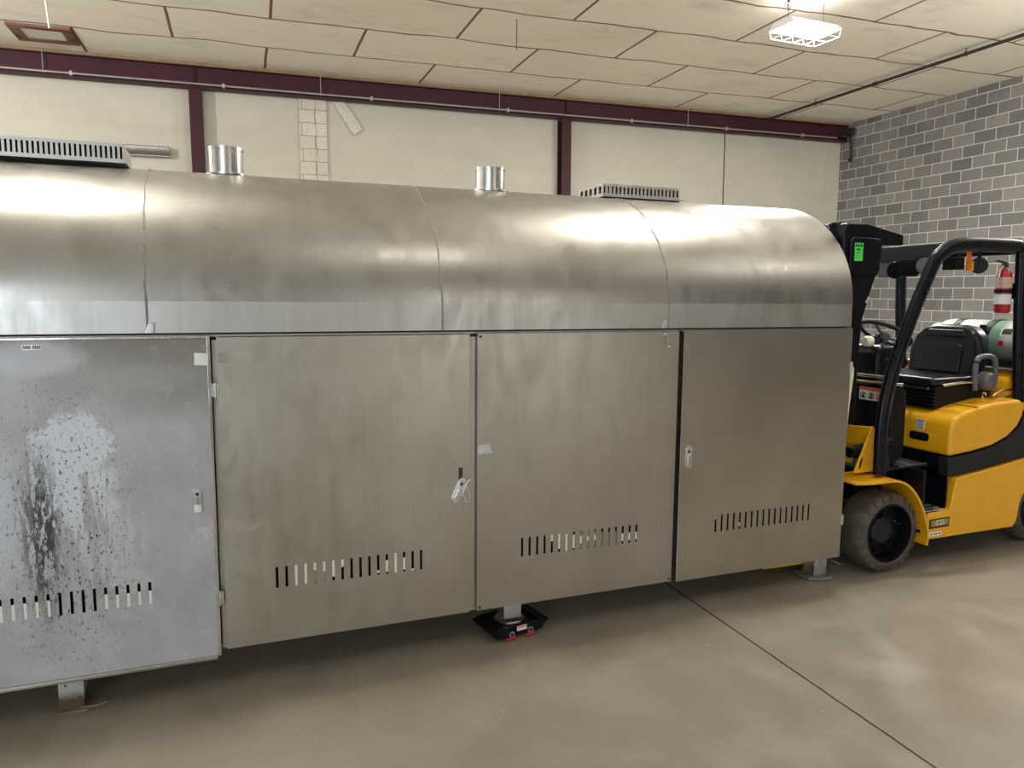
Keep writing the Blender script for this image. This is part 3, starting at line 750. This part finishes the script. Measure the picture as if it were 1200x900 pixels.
# counterweight
b = B(); prism(b, [(1.26, .98), (1.26, 1.12), (1.30, 1.175), (2.05, 1.175), (2.15, 1.08), (2.15, .745), (2.13, .40), (1.85, .26), (1.85, .60), (1.26, .62)], .045, W-.045)
obj('counterweight', b, 'yellow', FK, bevel=.03, segs=4)
b = B(); box(b, 1.28, 2.0, .05, W-.05, 1.178, 1.194); obj('tank_tray', b, 'black_steel', FK, bevel=.004)
b = B(); tube(b, [(1.27, .03, 1.185), (1.27, W-.03, 1.185)], .010, 8); tube(b, [(1.29, .04, 1.20), (2.0, .04, 1.20)], .009, 8); obj('tray_rail', b, 'chrome', FK, smooth=True)
# floor plate
b = B(); box(b, .05, .585, .16, W-.16, .585, .60); fp_ = obj('floor_plate', b, 'charcoal', FK, bevel=.004)
b = B()
for i in range(5): box(b, .34+i*.045, .372+i*.045, .18, .50, .60, .607)
box(b, .33, .575, .165, .178, .597, .607)
obj('floor_mat', b, 'grey_plastic', fp_, bevel=.002)
# front cowl / dashboard
b = B(); prism(b, [(.27, .60), (.30, .60), (.40, .66), (.40, 1.06), (.36, 1.115), (.27, 1.115)], .20, W-.20)
cw = obj('dashboard_cowl', b, 'black_paint', FK, bevel=.012)
b = B(); box(b, .262, .35, .19, W-.19, 1.118, 1.133); box(b, .262, .30, .19, W-.19, 1.155, 1.175); obj('cowl_trim', b, 'chrome', cw, bevel=.004)
b = B(); prism(b, [(.30, 1.13), (.48, 1.13), (.50, 1.25), (.46, 1.36), (.34, 1.36), (.30, 1.30)], .36, .70); obj('instrument_pod', b, 'black_paint', cw, bevel=.03, segs=3)
b = B(); box(b, .2665, .269, .265, .455, 1.005, 1.090); wd = obj('warning_decal', b, 'white', cw, label='white warning decal with orange band and three pictograms')
b = B(); box(b, .2655, .2665, .265, .455, 1.068, 1.090); obj('decal_band', b, 'orange_print', wd)
for k, (yy, mm) in enumerate(((.425, 'black_print'), (.360, 'black_print'), (.297, 'orange_print'))):
    b = B()
    tube(b, [(.2657, yy+.020*cos(a), 1.036+.018*sin(a)) for a in [2*pi*i/12 for i in range(12)]], .003, 4, closed=True)
    box(b, .2655, .2662, yy-.006, yy+.006, 1.020, 1.046); box(b, .2655, .2662, yy-.018, yy-.002, 1.016, 1.024); tube(b, [(.2657, yy-.014, 1.05), (.2657, yy+.014, 1.02)], .0025, 4)
    obj('pictogram', b, mm, wd)
b = B(); tube(b, [(.38, .53, 1.28), (.50, .53, 1.40)], .032, 12); obj('steering_column', b, 'charcoal', FK, smooth=True)
# steering wheel
sc = Vector((.53, .51, 1.425)); ax = Vector((.50, 0, .86)).normalized(); e1 = Vector((0, 1, 0)); e2 = ax.cross(e1)
b = B(); tube(b, [sc+e1*cos(a)*.165+e2*sin(a)*.165 for a in [2*pi*i/32 for i in range(32)]], .014, 10, closed=True)
sw = obj('steering_wheel', b, 'charcoal', FK, smooth=True)
for a in (pi/2+.2, pi/2+2.3, pi/2-1.9):
    b = B(); tube(b, [sc-ax*.03, sc+(e1*cos(a)+e2*sin(a))*.155], .011, 8); obj('spoke', b, 'grey_plastic', sw, smooth=True)
b = B(); tube(b, [sc-ax*.05, sc-ax*.005], .036, 16); obj('horn_button', b, 'grey_plastic', sw, smooth=True)
for k, (yy, hh_) in enumerate(((.36, .05), (.30, .07), (.25, .06))):
    b = B(); tube(b, [(.36, yy, 1.12), (.38, yy, 1.20+hh_)], .006, 6); lathe(b, [(.001, 1.19+hh_), (.014, 1.195+hh_), (.016, 1.215+hh_), (.001, 1.235+hh_)], (.38, yy, 0), 'z', 12, cap=False); obj('control_lever', b, 'charcoal', FK, smooth=True)
b = B(); lathe(b, [(.001, .255), (.028, .257), (.036, .285), (.034, .31)], (0, .43, 1.385), 'x', 18, cap=False); obj('indicator_lamp', b, 'cream_plastic', FK, smooth=True)
b = B(); tube(b, smooth_path([(.32, .43, 1.37), (.36, .46, 1.31), (.40, .48, 1.27)]), .014, 8); obj('lamp_stalk', b, 'grey_plastic', FK, smooth=True)
# seat
b = B(); zz = .985
pts = [(.66, .94), (1.18, .99)]
for i in range(5): pts += [(1.19, 1.0+i*.019), (1.165, 1.010+i*.019)]
pts += [(1.16, 1.093), (.64, 1.093)]
for i in range(6): pts += [(.655, 1.085-i*.024), (.625, 1.073-i*.024)]
prism(b, pts, .20, .84)
obj('seat_suspension', b, 'rubber_black', FK, bevel=.004)
b = B(); box(b, .62, 1.14, .20, .80, 1.095, 1.15); seat = obj('seat_cushion', b, 'black_vinyl', FK, bevel=.024, segs=4)
b = B(); prism(b, [(.24, 1.11), (.76, 1.11), (.775, 1.30), (.745, 1.40), (.68, 1.46), (.59, 1.478), (.41, 1.478), (.32, 1.46), (.255, 1.40), (.225, 1.30)], 0, .13, 'x')
for v in b.verts: v.co.x += 1.03+(v.co.z-1.11)*.22
bk = obj('seat_back', b, 'black_vinyl', FK, bevel=.04, segs=4)
b = B(); prism(b, [(.34, 1.15), (.66, 1.15), (.65, 1.34), (.58, 1.365), (.42, 1.365), (.35, 1.34)], 0, .03, 'x')
for v in b.verts: v.co.x += 1.012+(v.co.z-1.11)*.22
obj('seat_pad', b, 'black_vinyl', bk, bevel=.014, segs=3)
b = B(); prism(b, [(.33, 1.395), (.67, 1.395), (.63, 1.445), (.37, 1.445)], 0, .022, 'x')
for v in b.verts: v.co.x += 1.018+(v.co.z-1.11)*.22
obj('head_roll', b, 'black_vinyl', bk, bevel=.01, segs=3)
b = B(); tube(b, smooth_path([(.70, .19, 1.10), (.86, .17, 1.115), (.98, .18, 1.11)]), .009, 8); box(b, .60, .612, .22, .45, 1.075, 1.09); obj('seat_bar', b, 'chrome', FK, smooth=True)
# hip restraint with belt reel
b = B(); tube(b, smooth_path([(.985, .175, 1.06), (.975, .175, 1.20), (1.0, .175, 1.27), (1.10, .175, 1.28), (1.16, .175, 1.24), (1.17, .175, 1.10)], 5), .018, 10); hr = obj('hip_restraint', b, 'grey_plastic', FK, smooth=True)
b = B(); lathe(b, [(.001, .13), (.05, .132), (.062, .15), (.062, .20), (.05, .215), (.001, .215)], (1.085, 0, 1.115), 'y', 24, cap=False); obj('belt_reel', b, 'grey_plastic', hr, smooth=True)
b = B(); prism(b, [(.99, 1.285), (1.012, 1.285), (.985, 1.11), (.93, 1.11)], .795, .815); obj('seat_belt', b, 'orange', FK, bevel=.004, label='orange belt strap beside the seat')
# catch and chain on the hood
b = B(); tube(b, [(1.10, .13, 1.02), (1.16, .12, 1.055), (1.30, .10, 1.06)], .006, 6); tube(b, [(1.12, .12, 1.00), (1.24, .11, 1.015), (1.32, .10, 1.055)], .006, 6); tube(b, [(1.31+.016*cos(a), .10, 1.058+.016*sin(a)) for a in [2*pi*i/10 for i in range(10)]], .004, 5, closed=True)
tube(b, [(1.0+.016*cos(a), .12, 1.03+.020*sin(a)) for a in [2*pi*i/10 for i in range(8)]], .006, 6)
obj('hood_latch', b, 'chrome', FK, smooth=True)
# side wedge beside the pillar
b = B(); prism(b, [(.085, .60), (.215, .60), (.155, .93), (.125, .93)], .14, .16); obj('pillar_gusset', b, 'charcoal', FK, bevel=.003)
# overhead guard
def pillar(y):
    pth = [(.055, y, .60), (.055, y, .96), (.125, y, 1.26), (.258, y, 1.590), (.392, y, 1.860), (.445, y, 1.925), (.52, y, 1.968), (.62, y, 1.992), (.75, y, 2.0), (1.10, y, 1.998), (1.165, y, 1.985), (1.195, y, 1.94), (1.215, y, 1.6), (1.255, y, 1.18), (1.28, y, .98)]
    b = B(); P_ = smooth_path(pth, 5)
    tube(b, P_, .046, 14, .032, up=(0, 1, 0)); return obj('guard_pillar', b, 'black_paint', FK, smooth=True)
pillar(.075); pillar(W-.075)
b = B(); prism(b, [(.40, 1.90), (.425, 1.90), (.49, 1.985), (.46, 1.995)], .10, W-.10); obj('guard_crossbar', b, 'black_paint', FK, bevel=.003)
b = B(); box(b, 1.15, 1.20, .10, W-.10, 1.945, 1.99); obj('guard_crossbar', b, 'black_paint', FK, bevel=.004)
for k in range(6):
    x = .56+k*.105; b = B(); box(b, x-.008, x+.008, .10, W-.10, 1.965, 2.005); obj('guard_slat', b, 'black_paint', FK, bevel=.003)
# lamps under the guard
def lamp(x, y, z, r, lens, name='work_lamp', d=Vector((-1, -.35, -.05))):
    d = d.normalized(); c = Vector((x, y, z)); b = B()
    tube(b, [c-d*.07, c-d*.04, c], [r*.45, r*.95, r], 20); l = obj(name, b, 'black_steel', FK, smooth=True)
    b = B(); tube(b, [c, c+d*.004], r*.88, 20); obj('lens', b, lens, l, smooth=True)
    b = B(); tube(b, [c-d*.04, c-d*.04+Vector((0, 0, 1.93-z))], .008, 6); obj('bracket', b, 'black_steel', l)
lamp(.40, .135, 1.865, .058, 'glass_lens')
lamp(.40, .35, 1.84, .052, 'black_vinyl')
lamp(.40, W-.14, 1.865, .058, 'glass_lens')
b = B(); box(b, .40, .44, .20, .32, 1.80, 1.90); obj('turn_lamp', b, 'black_steel', FK, bevel=.012)
b = B(); box(b, .42, .44, .40, .50, 1.795, 1.93); obj('mirror_back', b, 'grey_plastic', FK, bevel=.006)
b = B(); box(b, .72, .80, .17, .27, 1.845, 1.925); box(b, .745, .775, .19, .25, 1.925, 1.97); obj('control_box', b, 'black_steel', FK, bevel=.006)
b = B(); box(b, .82, .85, .165, .18, 1.84, 1.965); obj('orange_tag', b, 'orange', FK, bevel=.002); b = B(); box(b, .86, .875, .165, .178, 1.84, 1.90); obj('yellow_tag', b, 'yellow', FK)
b = B(); d = Vector((-1, -.9, 0)).normalized(); c = Vector((.97, .20, 1.875)); tube(b, [c-d*.02, c+d*.01], .052, 20); tube(b, [c, c+Vector((0, 0, .10))], .012, 8); obj('round_mirror', b, 'black_steel', FK, smooth=True)
# mast, leaning slightly back
def tilt(bm, k=.085, z0=.30):
    for v in bm.verts: v.co.x += (v.co.z-z0)*k*0
    return bm
for y0, s in ((.235, 1), (W-.235, -1)):
    b = B(); f = lambda a, c: (min(y0, y0+s*a), max(y0, y0+s*a)) if c is None else tuple(sorted((y0+s*a, y0+s*c)))
    for (xa, xb), (ya, yb) in (((-.205, -.075), (0, .022)), ((-.205, -.185), (.022, .085)), ((-.095, -.075), (.022, .085))):
        q = f(ya, yb); box(b, xa, xb, q[0], q[1], .12, 2.09)
    up = obj('mast_channel', b, 'black_paint', FK, bevel=.004)
    b = B(); 
    for (xa, xb), (ya, yb) in (((-.180, -.100), (.030, .048)), ((-.180, -.164), (.048, .10)), ((-.116, -.100), (.048, .10))):
        q = f(ya, yb); box(b, xa, xb, q[0], q[1], .15, 2.12)
    obj('inner_channel', b, 'black_steel', up, bevel=.003)
# bracket plates joining the mast head
b = B(); prism(b, [(-.235, 2.055), (-.21, 2.105), (-.05, 2.108), (.245, 2.052), (.25, 1.985), (.075, 1.985), (.072, 1.905), (.06, 1.855), (-.005, 1.69), (-.055, 1.53), (-.062, 1.40), (-.075, .90), (-.235, .90)], .165, .235)
hb = obj('mast_head_plate', b, 'black_paint', FK, bevel=.012, segs=3)
b = B(); prism(b, [(-.195, 1.83), (-.165, 1.80), (.03, 1.80), (.045, 1.83), (.048, 2.0), (.03, 2.02), (-.165, 2.025), (-.195, 2.0)], .150, .165); hp_ = obj('hose_cover', b, 'black_paint', hb, bevel=.008, segs=3)
b = B(); box(b, -.165, -.10, .1482, .1500, 1.885, 1.99); gl = obj('inspection_sticker', b, 'green_label', hp_, label='bright green inspection sticker')
b = B()
for i in range(3): box(b, -.158+i*.018, -.146+i*.018, .1474, .1482, 1.968, 1.982)
box(b, -.152, -.118, .1474, .1482, 1.948, 1.956); box(b, -.146, -.128, .1474, .1482, 1.930, 1.936)
obj('sticker_print', b, 'black_print', gl)
b = B(); tube(b, smooth_path([(-.035, .168, 1.64), (-.03, .160, 1.66), (-.022, .158, 1.675)]), .008, 8); obj('hose_fitting', b, 'zinc', hb, smooth=True)
for y in (.305, .395, .475):
    b = B(); box(b, -.19, -.06, y, y+.025, .15, 2.115 if y < .4 else 2.085); box(b, -.19, -.175, y+.025, y+.06, .15, 2.10 if y < .4 else 2.085); obj('mast_rail', b, 'black_steel', FK, bevel=.003)
for z in (.30, 1.28, 2.02):
    b = B(); box(b, -.09, -.06, .24, W-.24, z, z+.09); obj('mast_crossmember', b, 'black_paint', FK, bevel=.004)
b = B(); box(b, -.16, -.12, .26, W-.26, 2.05, 2.115); obj('mast_crossmember', b, 'black_paint', FK, bevel=.004)
b = B(); tube(b, [(-.13, W/2, .16), (-.13, W/2, 1.1)], .045, 16); tube(b, [(-.13, W/2, 1.1), (-.13, W/2, 2.05)], .025, 12); obj('lift_cylinder', b, 'black_steel', FK, smooth=True)
for y in (.33, W-.33):
    b = B(); tube(b, [(-.13, y, .2), (-.13, y, 2.05)], .022, 10); obj('side_cylinder', b, 'black_steel', FK, smooth=True)
# axle and tilt cylinder
b = B(); tube(b, [(.085, .20, .245), (.085, W-.20, .245)], .09, 14); obj('axle', b, 'black_steel', FK, smooth=True)
b = B(); tube(b, [(-.07, .20, .72), (.27, .20, .76)], .035, 12); obj('tilt_cylinder', b, 'black_steel', FK, smooth=True)
# forks reaching under the machine
for y in (.20, .72):
    b = B(); prism(b, [(-.205, .50), (-.245, .50), (-.250, .090), (-.60, .085), (-.70, .075), (-.70, .060), (-.245, .048), (-.205, .075)], y, y+.11)
    obj('fork', b, 'yellow', FK, bevel=.004)
# badge
b = B(); bx = .418; prism(b, [(bx, .232), (.592, .232), (.592, .292), (bx, .292)], -.0035, -.0002); bd = obj('badge', b, 'black_print', FK, bevel=.001, label='dark and gold CSS badge')
b = B(); prism(b, [(bx+.012, .245), (.582, .245), (.582, .285), (bx+.012, .285)], -.0045, -.0036); obj('badge_field', b, 'gold_badge', bd)
Mx = Matrix.Translation((.505, -.0050, .265)) @ Matrix.Rotation(pi/2, 4, 'X')
text_mesh('badge_lettering', 'CSS', .050, 'white', bd, Mx, .0005, shear=.25)
b = B(); prism(b, rr(.475, .195, .060, .014, .012), -.0015, -.0002); ov = obj('oval_decal', b, 'cream_sheet', FK)
b = B()
for i, w_ in enumerate((.010, .006, .012, .007, .014)): box(b, .432+i*.018, .432+i*.018+w_, -.0022, -.0015, .190, .199)
obj('decal_print', b, 'black_print', ov)

# propane tank lying across the rear
tk = thing('propane_tank', 'white propane tank with green paint lying across the rear of the forklift', 'tank', FO, FA)
b = B(); r = .152; prof = [(.001, .16), (.06, .165), (.11, .18), (.142, .215), (r, .26), (r, .78), (.142, .835), (.11, .87), (.06, .885), (.001, .89)]
lathe(b, prof, (1.56, 0, 1.352), 'y', 40, cap=False); obj('vessel', b, 'tank', tk, smooth=True)
b = B(); lathe(b, [(.105, .08), (.110, .08), (.110, .19), (.105, .19)], (1.56, 0, 1.352), 'y', 32, cap=False); obj('collar', b, 'white', tk, smooth=True)
b = B(); lathe(b, [(.11, .86), (.115, .86), (.115, .93), (.11, .93)], (1.56, 0, 1.352), 'y', 32, cap=False); obj('foot_ring', b, 'white', tk, smooth=True)
b = B(); tube(b, [(1.56, .10, 1.352), (1.56, .17, 1.352)], .02, 12); tube(b, [(1.52, .11, 1.352), (1.60, .11, 1.352)], .014, 10); obj('valve', b, 'gold_badge', tk, smooth=True)
def tankpatch(name, mat, y0, y1, a0, a1, dr, par):
    b = B(); n = 6; vs = []
    for i in range(n+1):
        a = a0+(a1-a0)*i/n
        for y in (y0, y1):
            for q in (0, dr): vs.append((1.56-(r+.0008+q)*cos(a), y, 1.352+(r+.0008+q)*sin(a)))
    fs = []
    for i in range(n):
        k = i*4; fs += [(k, k+4, k+6, k+2), (k+1, k+3, k+7, k+5), (k, k+1, k+5, k+4), (k+2, k+6, k+7, k+3)]
    fs += [(0, 2, 3, 1), (n*4, n*4+1, n*4+3, n*4+2)]
    addfaces(b, vs, fs); return obj(name, b, mat, par, smooth=True)
lab = tankpatch('data_plate', 'white', .245, .335, .35, .75, .001, tk); tankpatch('plate_print', 'black_print', .255, .325, .40, .70, .002, lab)
hz = tankpatch('hazard_diamond', 'red', .30, .335, -.12, .10, .001, tk)
for y in (.44, .70):
    b = B(); w_ = .025; vs = []; n = 40
    for i in range(n):
        a = 2*pi*i/n
        for yy in (y-w_, y+w_):
            for q in (.001, .006): vs.append((1.56+(r+q)*cos(a), yy, 1.352+(r+q)*sin(a)))
    fs = []
    for i in range(n):
        k = i*4; j = ((i+1) % n)*4; fs += [(k, j, j+2, k+2), (k+1, k+3, j+3, j+1), (k, k+1, j+1, j), (k+2, j+2, j+3, k+3)]
    addfaces(b, vs, fs); s_ = obj('tank_strap', b, 'black_steel', FK, smooth=True)
b = B(); box(b, 1.385, 1.41, .425, .465, 1.42, 1.475); obj('strap_buckle', b, 'black_paint', FK, bevel=.004)
b = B(); prism(b, [(1.40, 1.194), (1.72, 1.194), (1.70, 1.23), (1.62, 1.206), (1.50, 1.206), (1.42, 1.23)], .15, .90); obj('tank_cradle', b, 'black_steel', FK)

# fire extinguisher strapped to the guard's rear post
fe = thing('fire_extinguisher', 'red and white fire extinguisher hanging on the rear post of the forklift guard', 'fire extinguisher', FO, FA)
ex, ey = 1.13, .135
b = B(); lathe(b, [(.001, 1.565), (.040, 1.567), (.047, 1.58), (.047, 1.80), (.040, 1.83), (.020, 1.85), (.014, 1.865)], (ex, ey, 0), 'z', 28, cap=False); obj('cylinder', b, 'red', fe, smooth=True)
b = B(); lathe(b, [(.0478, 1.625), (.0485, 1.625), (.0485, 1.69), (.0478, 1.69)], (ex, ey, 0), 'z', 28, cap=False); obj('white_band', b, 'white', fe, smooth=True)
b = B(); lathe(b, [(.0478, 1.73), (.0485, 1.73), (.0485, 1.80), (.0478, 1.80)], (ex, ey, 0), 'z', 28, cap=False); obj('label_band', b, plain('pale_red_label', (.62, .40, .36), .5), fe, smooth=True)
b = B(); box(b, ex-.018, ex+.018, ey-.012, ey+.012, 1.862, 1.885); obj('valve', b, 'dark_pipe', fe, bevel=.003)
b = B(); prism(b, [(ex-.085, 1.902), (ex-.02, 1.888), (ex+.02, 1.886), (ex+.02, 1.893), (ex-.085, 1.909)], ey-.01, ey+.01); obj('handle', b, 'dark_pipe', fe, bevel=.001)
b = B(); tube(b, [(ex-.015, ey, 1.872), (ex-.045, ey, 1.845), (ex-.062, ey-.006, 1.80)], .006, 8); obj('nozzle', b, 'white', fe, smooth=True)
b = B(); lathe(b, [(.049, 1.70), (.053, 1.70), (.053, 1.72), (.049, 1.72)], (ex, ey, 0), 'z', 24, cap=False); box(b, ex+.045, ex+.075, ey-.03, ey+.01, 1.66, 1.76); obj('bracket', b, 'black_steel', fe)

# ------------------------------------------------------------------ hanging lamp in view
LM = Vector((6.42, 7.70, 4.79)); lt = thing('hanging_lamp', 'bright rectangular lamp with a wire guard hanging from the ceiling', 'lamp', LM, rad(4))
b = B(); prism(b, [(-.22, 0), (.22, 0), (.14, .07), (-.14, .07)], -.36, .36, 'y')
for v in b.verts: v.co = Vector((v.co.y, v.co.x, v.co.z))
obj('housing', b, 'white', lt, bevel=.006)
for yy in (-.11, .11):
    b = B(); box(b, -.34, .34, yy-.085, yy+.085, -.010, -.001); obj('light_panel', b, 'lens', lt)
b = B()
for xx in (-.34, -.17, 0, .17, .34): tube(b, [(xx, -.22, .0), (xx, -.19, -.09), (xx, .19, -.09), (xx, .22, 0)], .0045, 6)
for yy in (-.19, 0, .19): tube(b, [(-.34, yy, -.09), (.34, yy, -.09)], .0045, 6)
obj('wire_guard', b, 'wire', lt)
b = B(); tube(b, smooth_path([(-.34, -.2, -.09), (-.22, -.24, -.20), (-.08, -.14, -.13), (.06, -.12, -.12)]), .006, 6); obj('loose_wire', b, 'wire', lt, smooth=True)
b = B()
tube(b, [(-.27, 0, .07), (-.27, 0, .20)], .004, 6)
for i, (dx, dz) in enumerate(((0, .21), (.02, .235), (-.02, .25), (.0, .275))): tube(b, [(-.27+dx+.022*cos(a), .01*i, dz+.022*sin(a)) for a in [2*pi*k/10 for k in range(10)]], .004, 5, closed=True)
tube(b, [(-.27, 0, .28), (-.27, 0, .36)], .004, 6); tube(b, [(-.27, 0, .28), (-.27, 0, .36)], .016, 8); tube(b, [(-.27, 0, .24), (-.42, -.16, .36)], .004, 5)
obj('chain', b, 'dark_pipe', lt, smooth=True)
b = B(); tube(b, [(.27, 0, .07), (.27, 0, H-LM.z)], .003, 5); obj('hanger_wire', b, 'dark_pipe', lt, smooth=True)

# ------------------------------------------------------------------ lights
def area(loc, w, h, power, col=(1.0, .93, .82), rot=(0, 0, 0)):
    l = bpy.data.lights.new('area_light', 'AREA'); l.shape = 'RECTANGLE'; l.size = w; l.size_y = h; l.energy = power; l.color = col
    o = bpy.data.objects.new('area_light', l); C.objects.link(o); o.location = loc; o.rotation_euler = rot; return o
def pointl(loc, power, r=.12, col=(1.0, .93, .82)):
    l = bpy.data.lights.new('lamp_bulb', 'POINT'); l.energy = power; l.shadow_soft_size = r; l.color = col
    o = bpy.data.objects.new('lamp_bulb', l); C.objects.link(o); o.location = loc; return o
LC = (1.0, .975, .925)
area(LM+Vector((0, 0, -.14)), .66, .40, 260, LC)
pointl(LM+Vector((0, 0, .16)), 9, .08, LC)
for x, y, z, p in ((3.8, 3.90, 4.95, 255), (-1.2, 3.90, 4.95, 155), (-6.2, 3.9, 4.95, 200), (9.3, 4.3, 4.3, 480), (-5.0, 7.9, 4.0, 620), (1.9, .9, 4.7, 26), (6.2, .6, 4.7, 38), (-2.8, .8, 4.7, 12)):
    pointl((x, y, z), p, .06, LC)
# cool daylight inferred from bluish left door, as if from an unseen dock door
area((-5.5, -7.9, 1.9), 5.0, 3.6, 470, (.84, .93, 1.0), (rad(90), 0, 0))
area((5.5, -7.9, 1.9), 4.0, 3.0, 100, (1.0, .97, .92), (rad(90), 0, 0))  # unseen fill light added to brighten the right-hand steel door
w = bpy.data.worlds.new('world'); S.world = w; w.use_nodes = True
w.node_tree.nodes['Background'].inputs[0].default_value = (.8, .85, 1, 1); w.node_tree.nodes['Background'].inputs[1].default_value = .3

# ------------------------------------------------------------------ camera
cam = bpy.data.cameras.new('camera'); co = bpy.data.objects.new('camera', cam); C.objects.link(co)
yaw, pit = rad(19.5), rad(6.9)
fw = Vector((sin(yaw)*cos(pit), cos(yaw)*cos(pit), -sin(pit))); r_ = Vector((cos(yaw), -sin(yaw), 0)); up = r_.cross(fw)
Mc = Matrix((r_, up, -fw)).transposed().to_4x4(); Mc.translation = Vector((0, 0, 1.7)); co.matrix_world = Mc
cam.sensor_width = 36; cam.sensor_fit = 'HORIZONTAL'; cam.lens = 885/1200*36; cam.clip_end = 200; cam.clip_start = .05
S.camera = co
S.view_settings.view_transform = 'Standard'; S.view_settings.look = 'None'; S.view_settings.gamma = 1; S.view_settings.exposure = 0.0
S.view_settings.use_curve_mapping = False
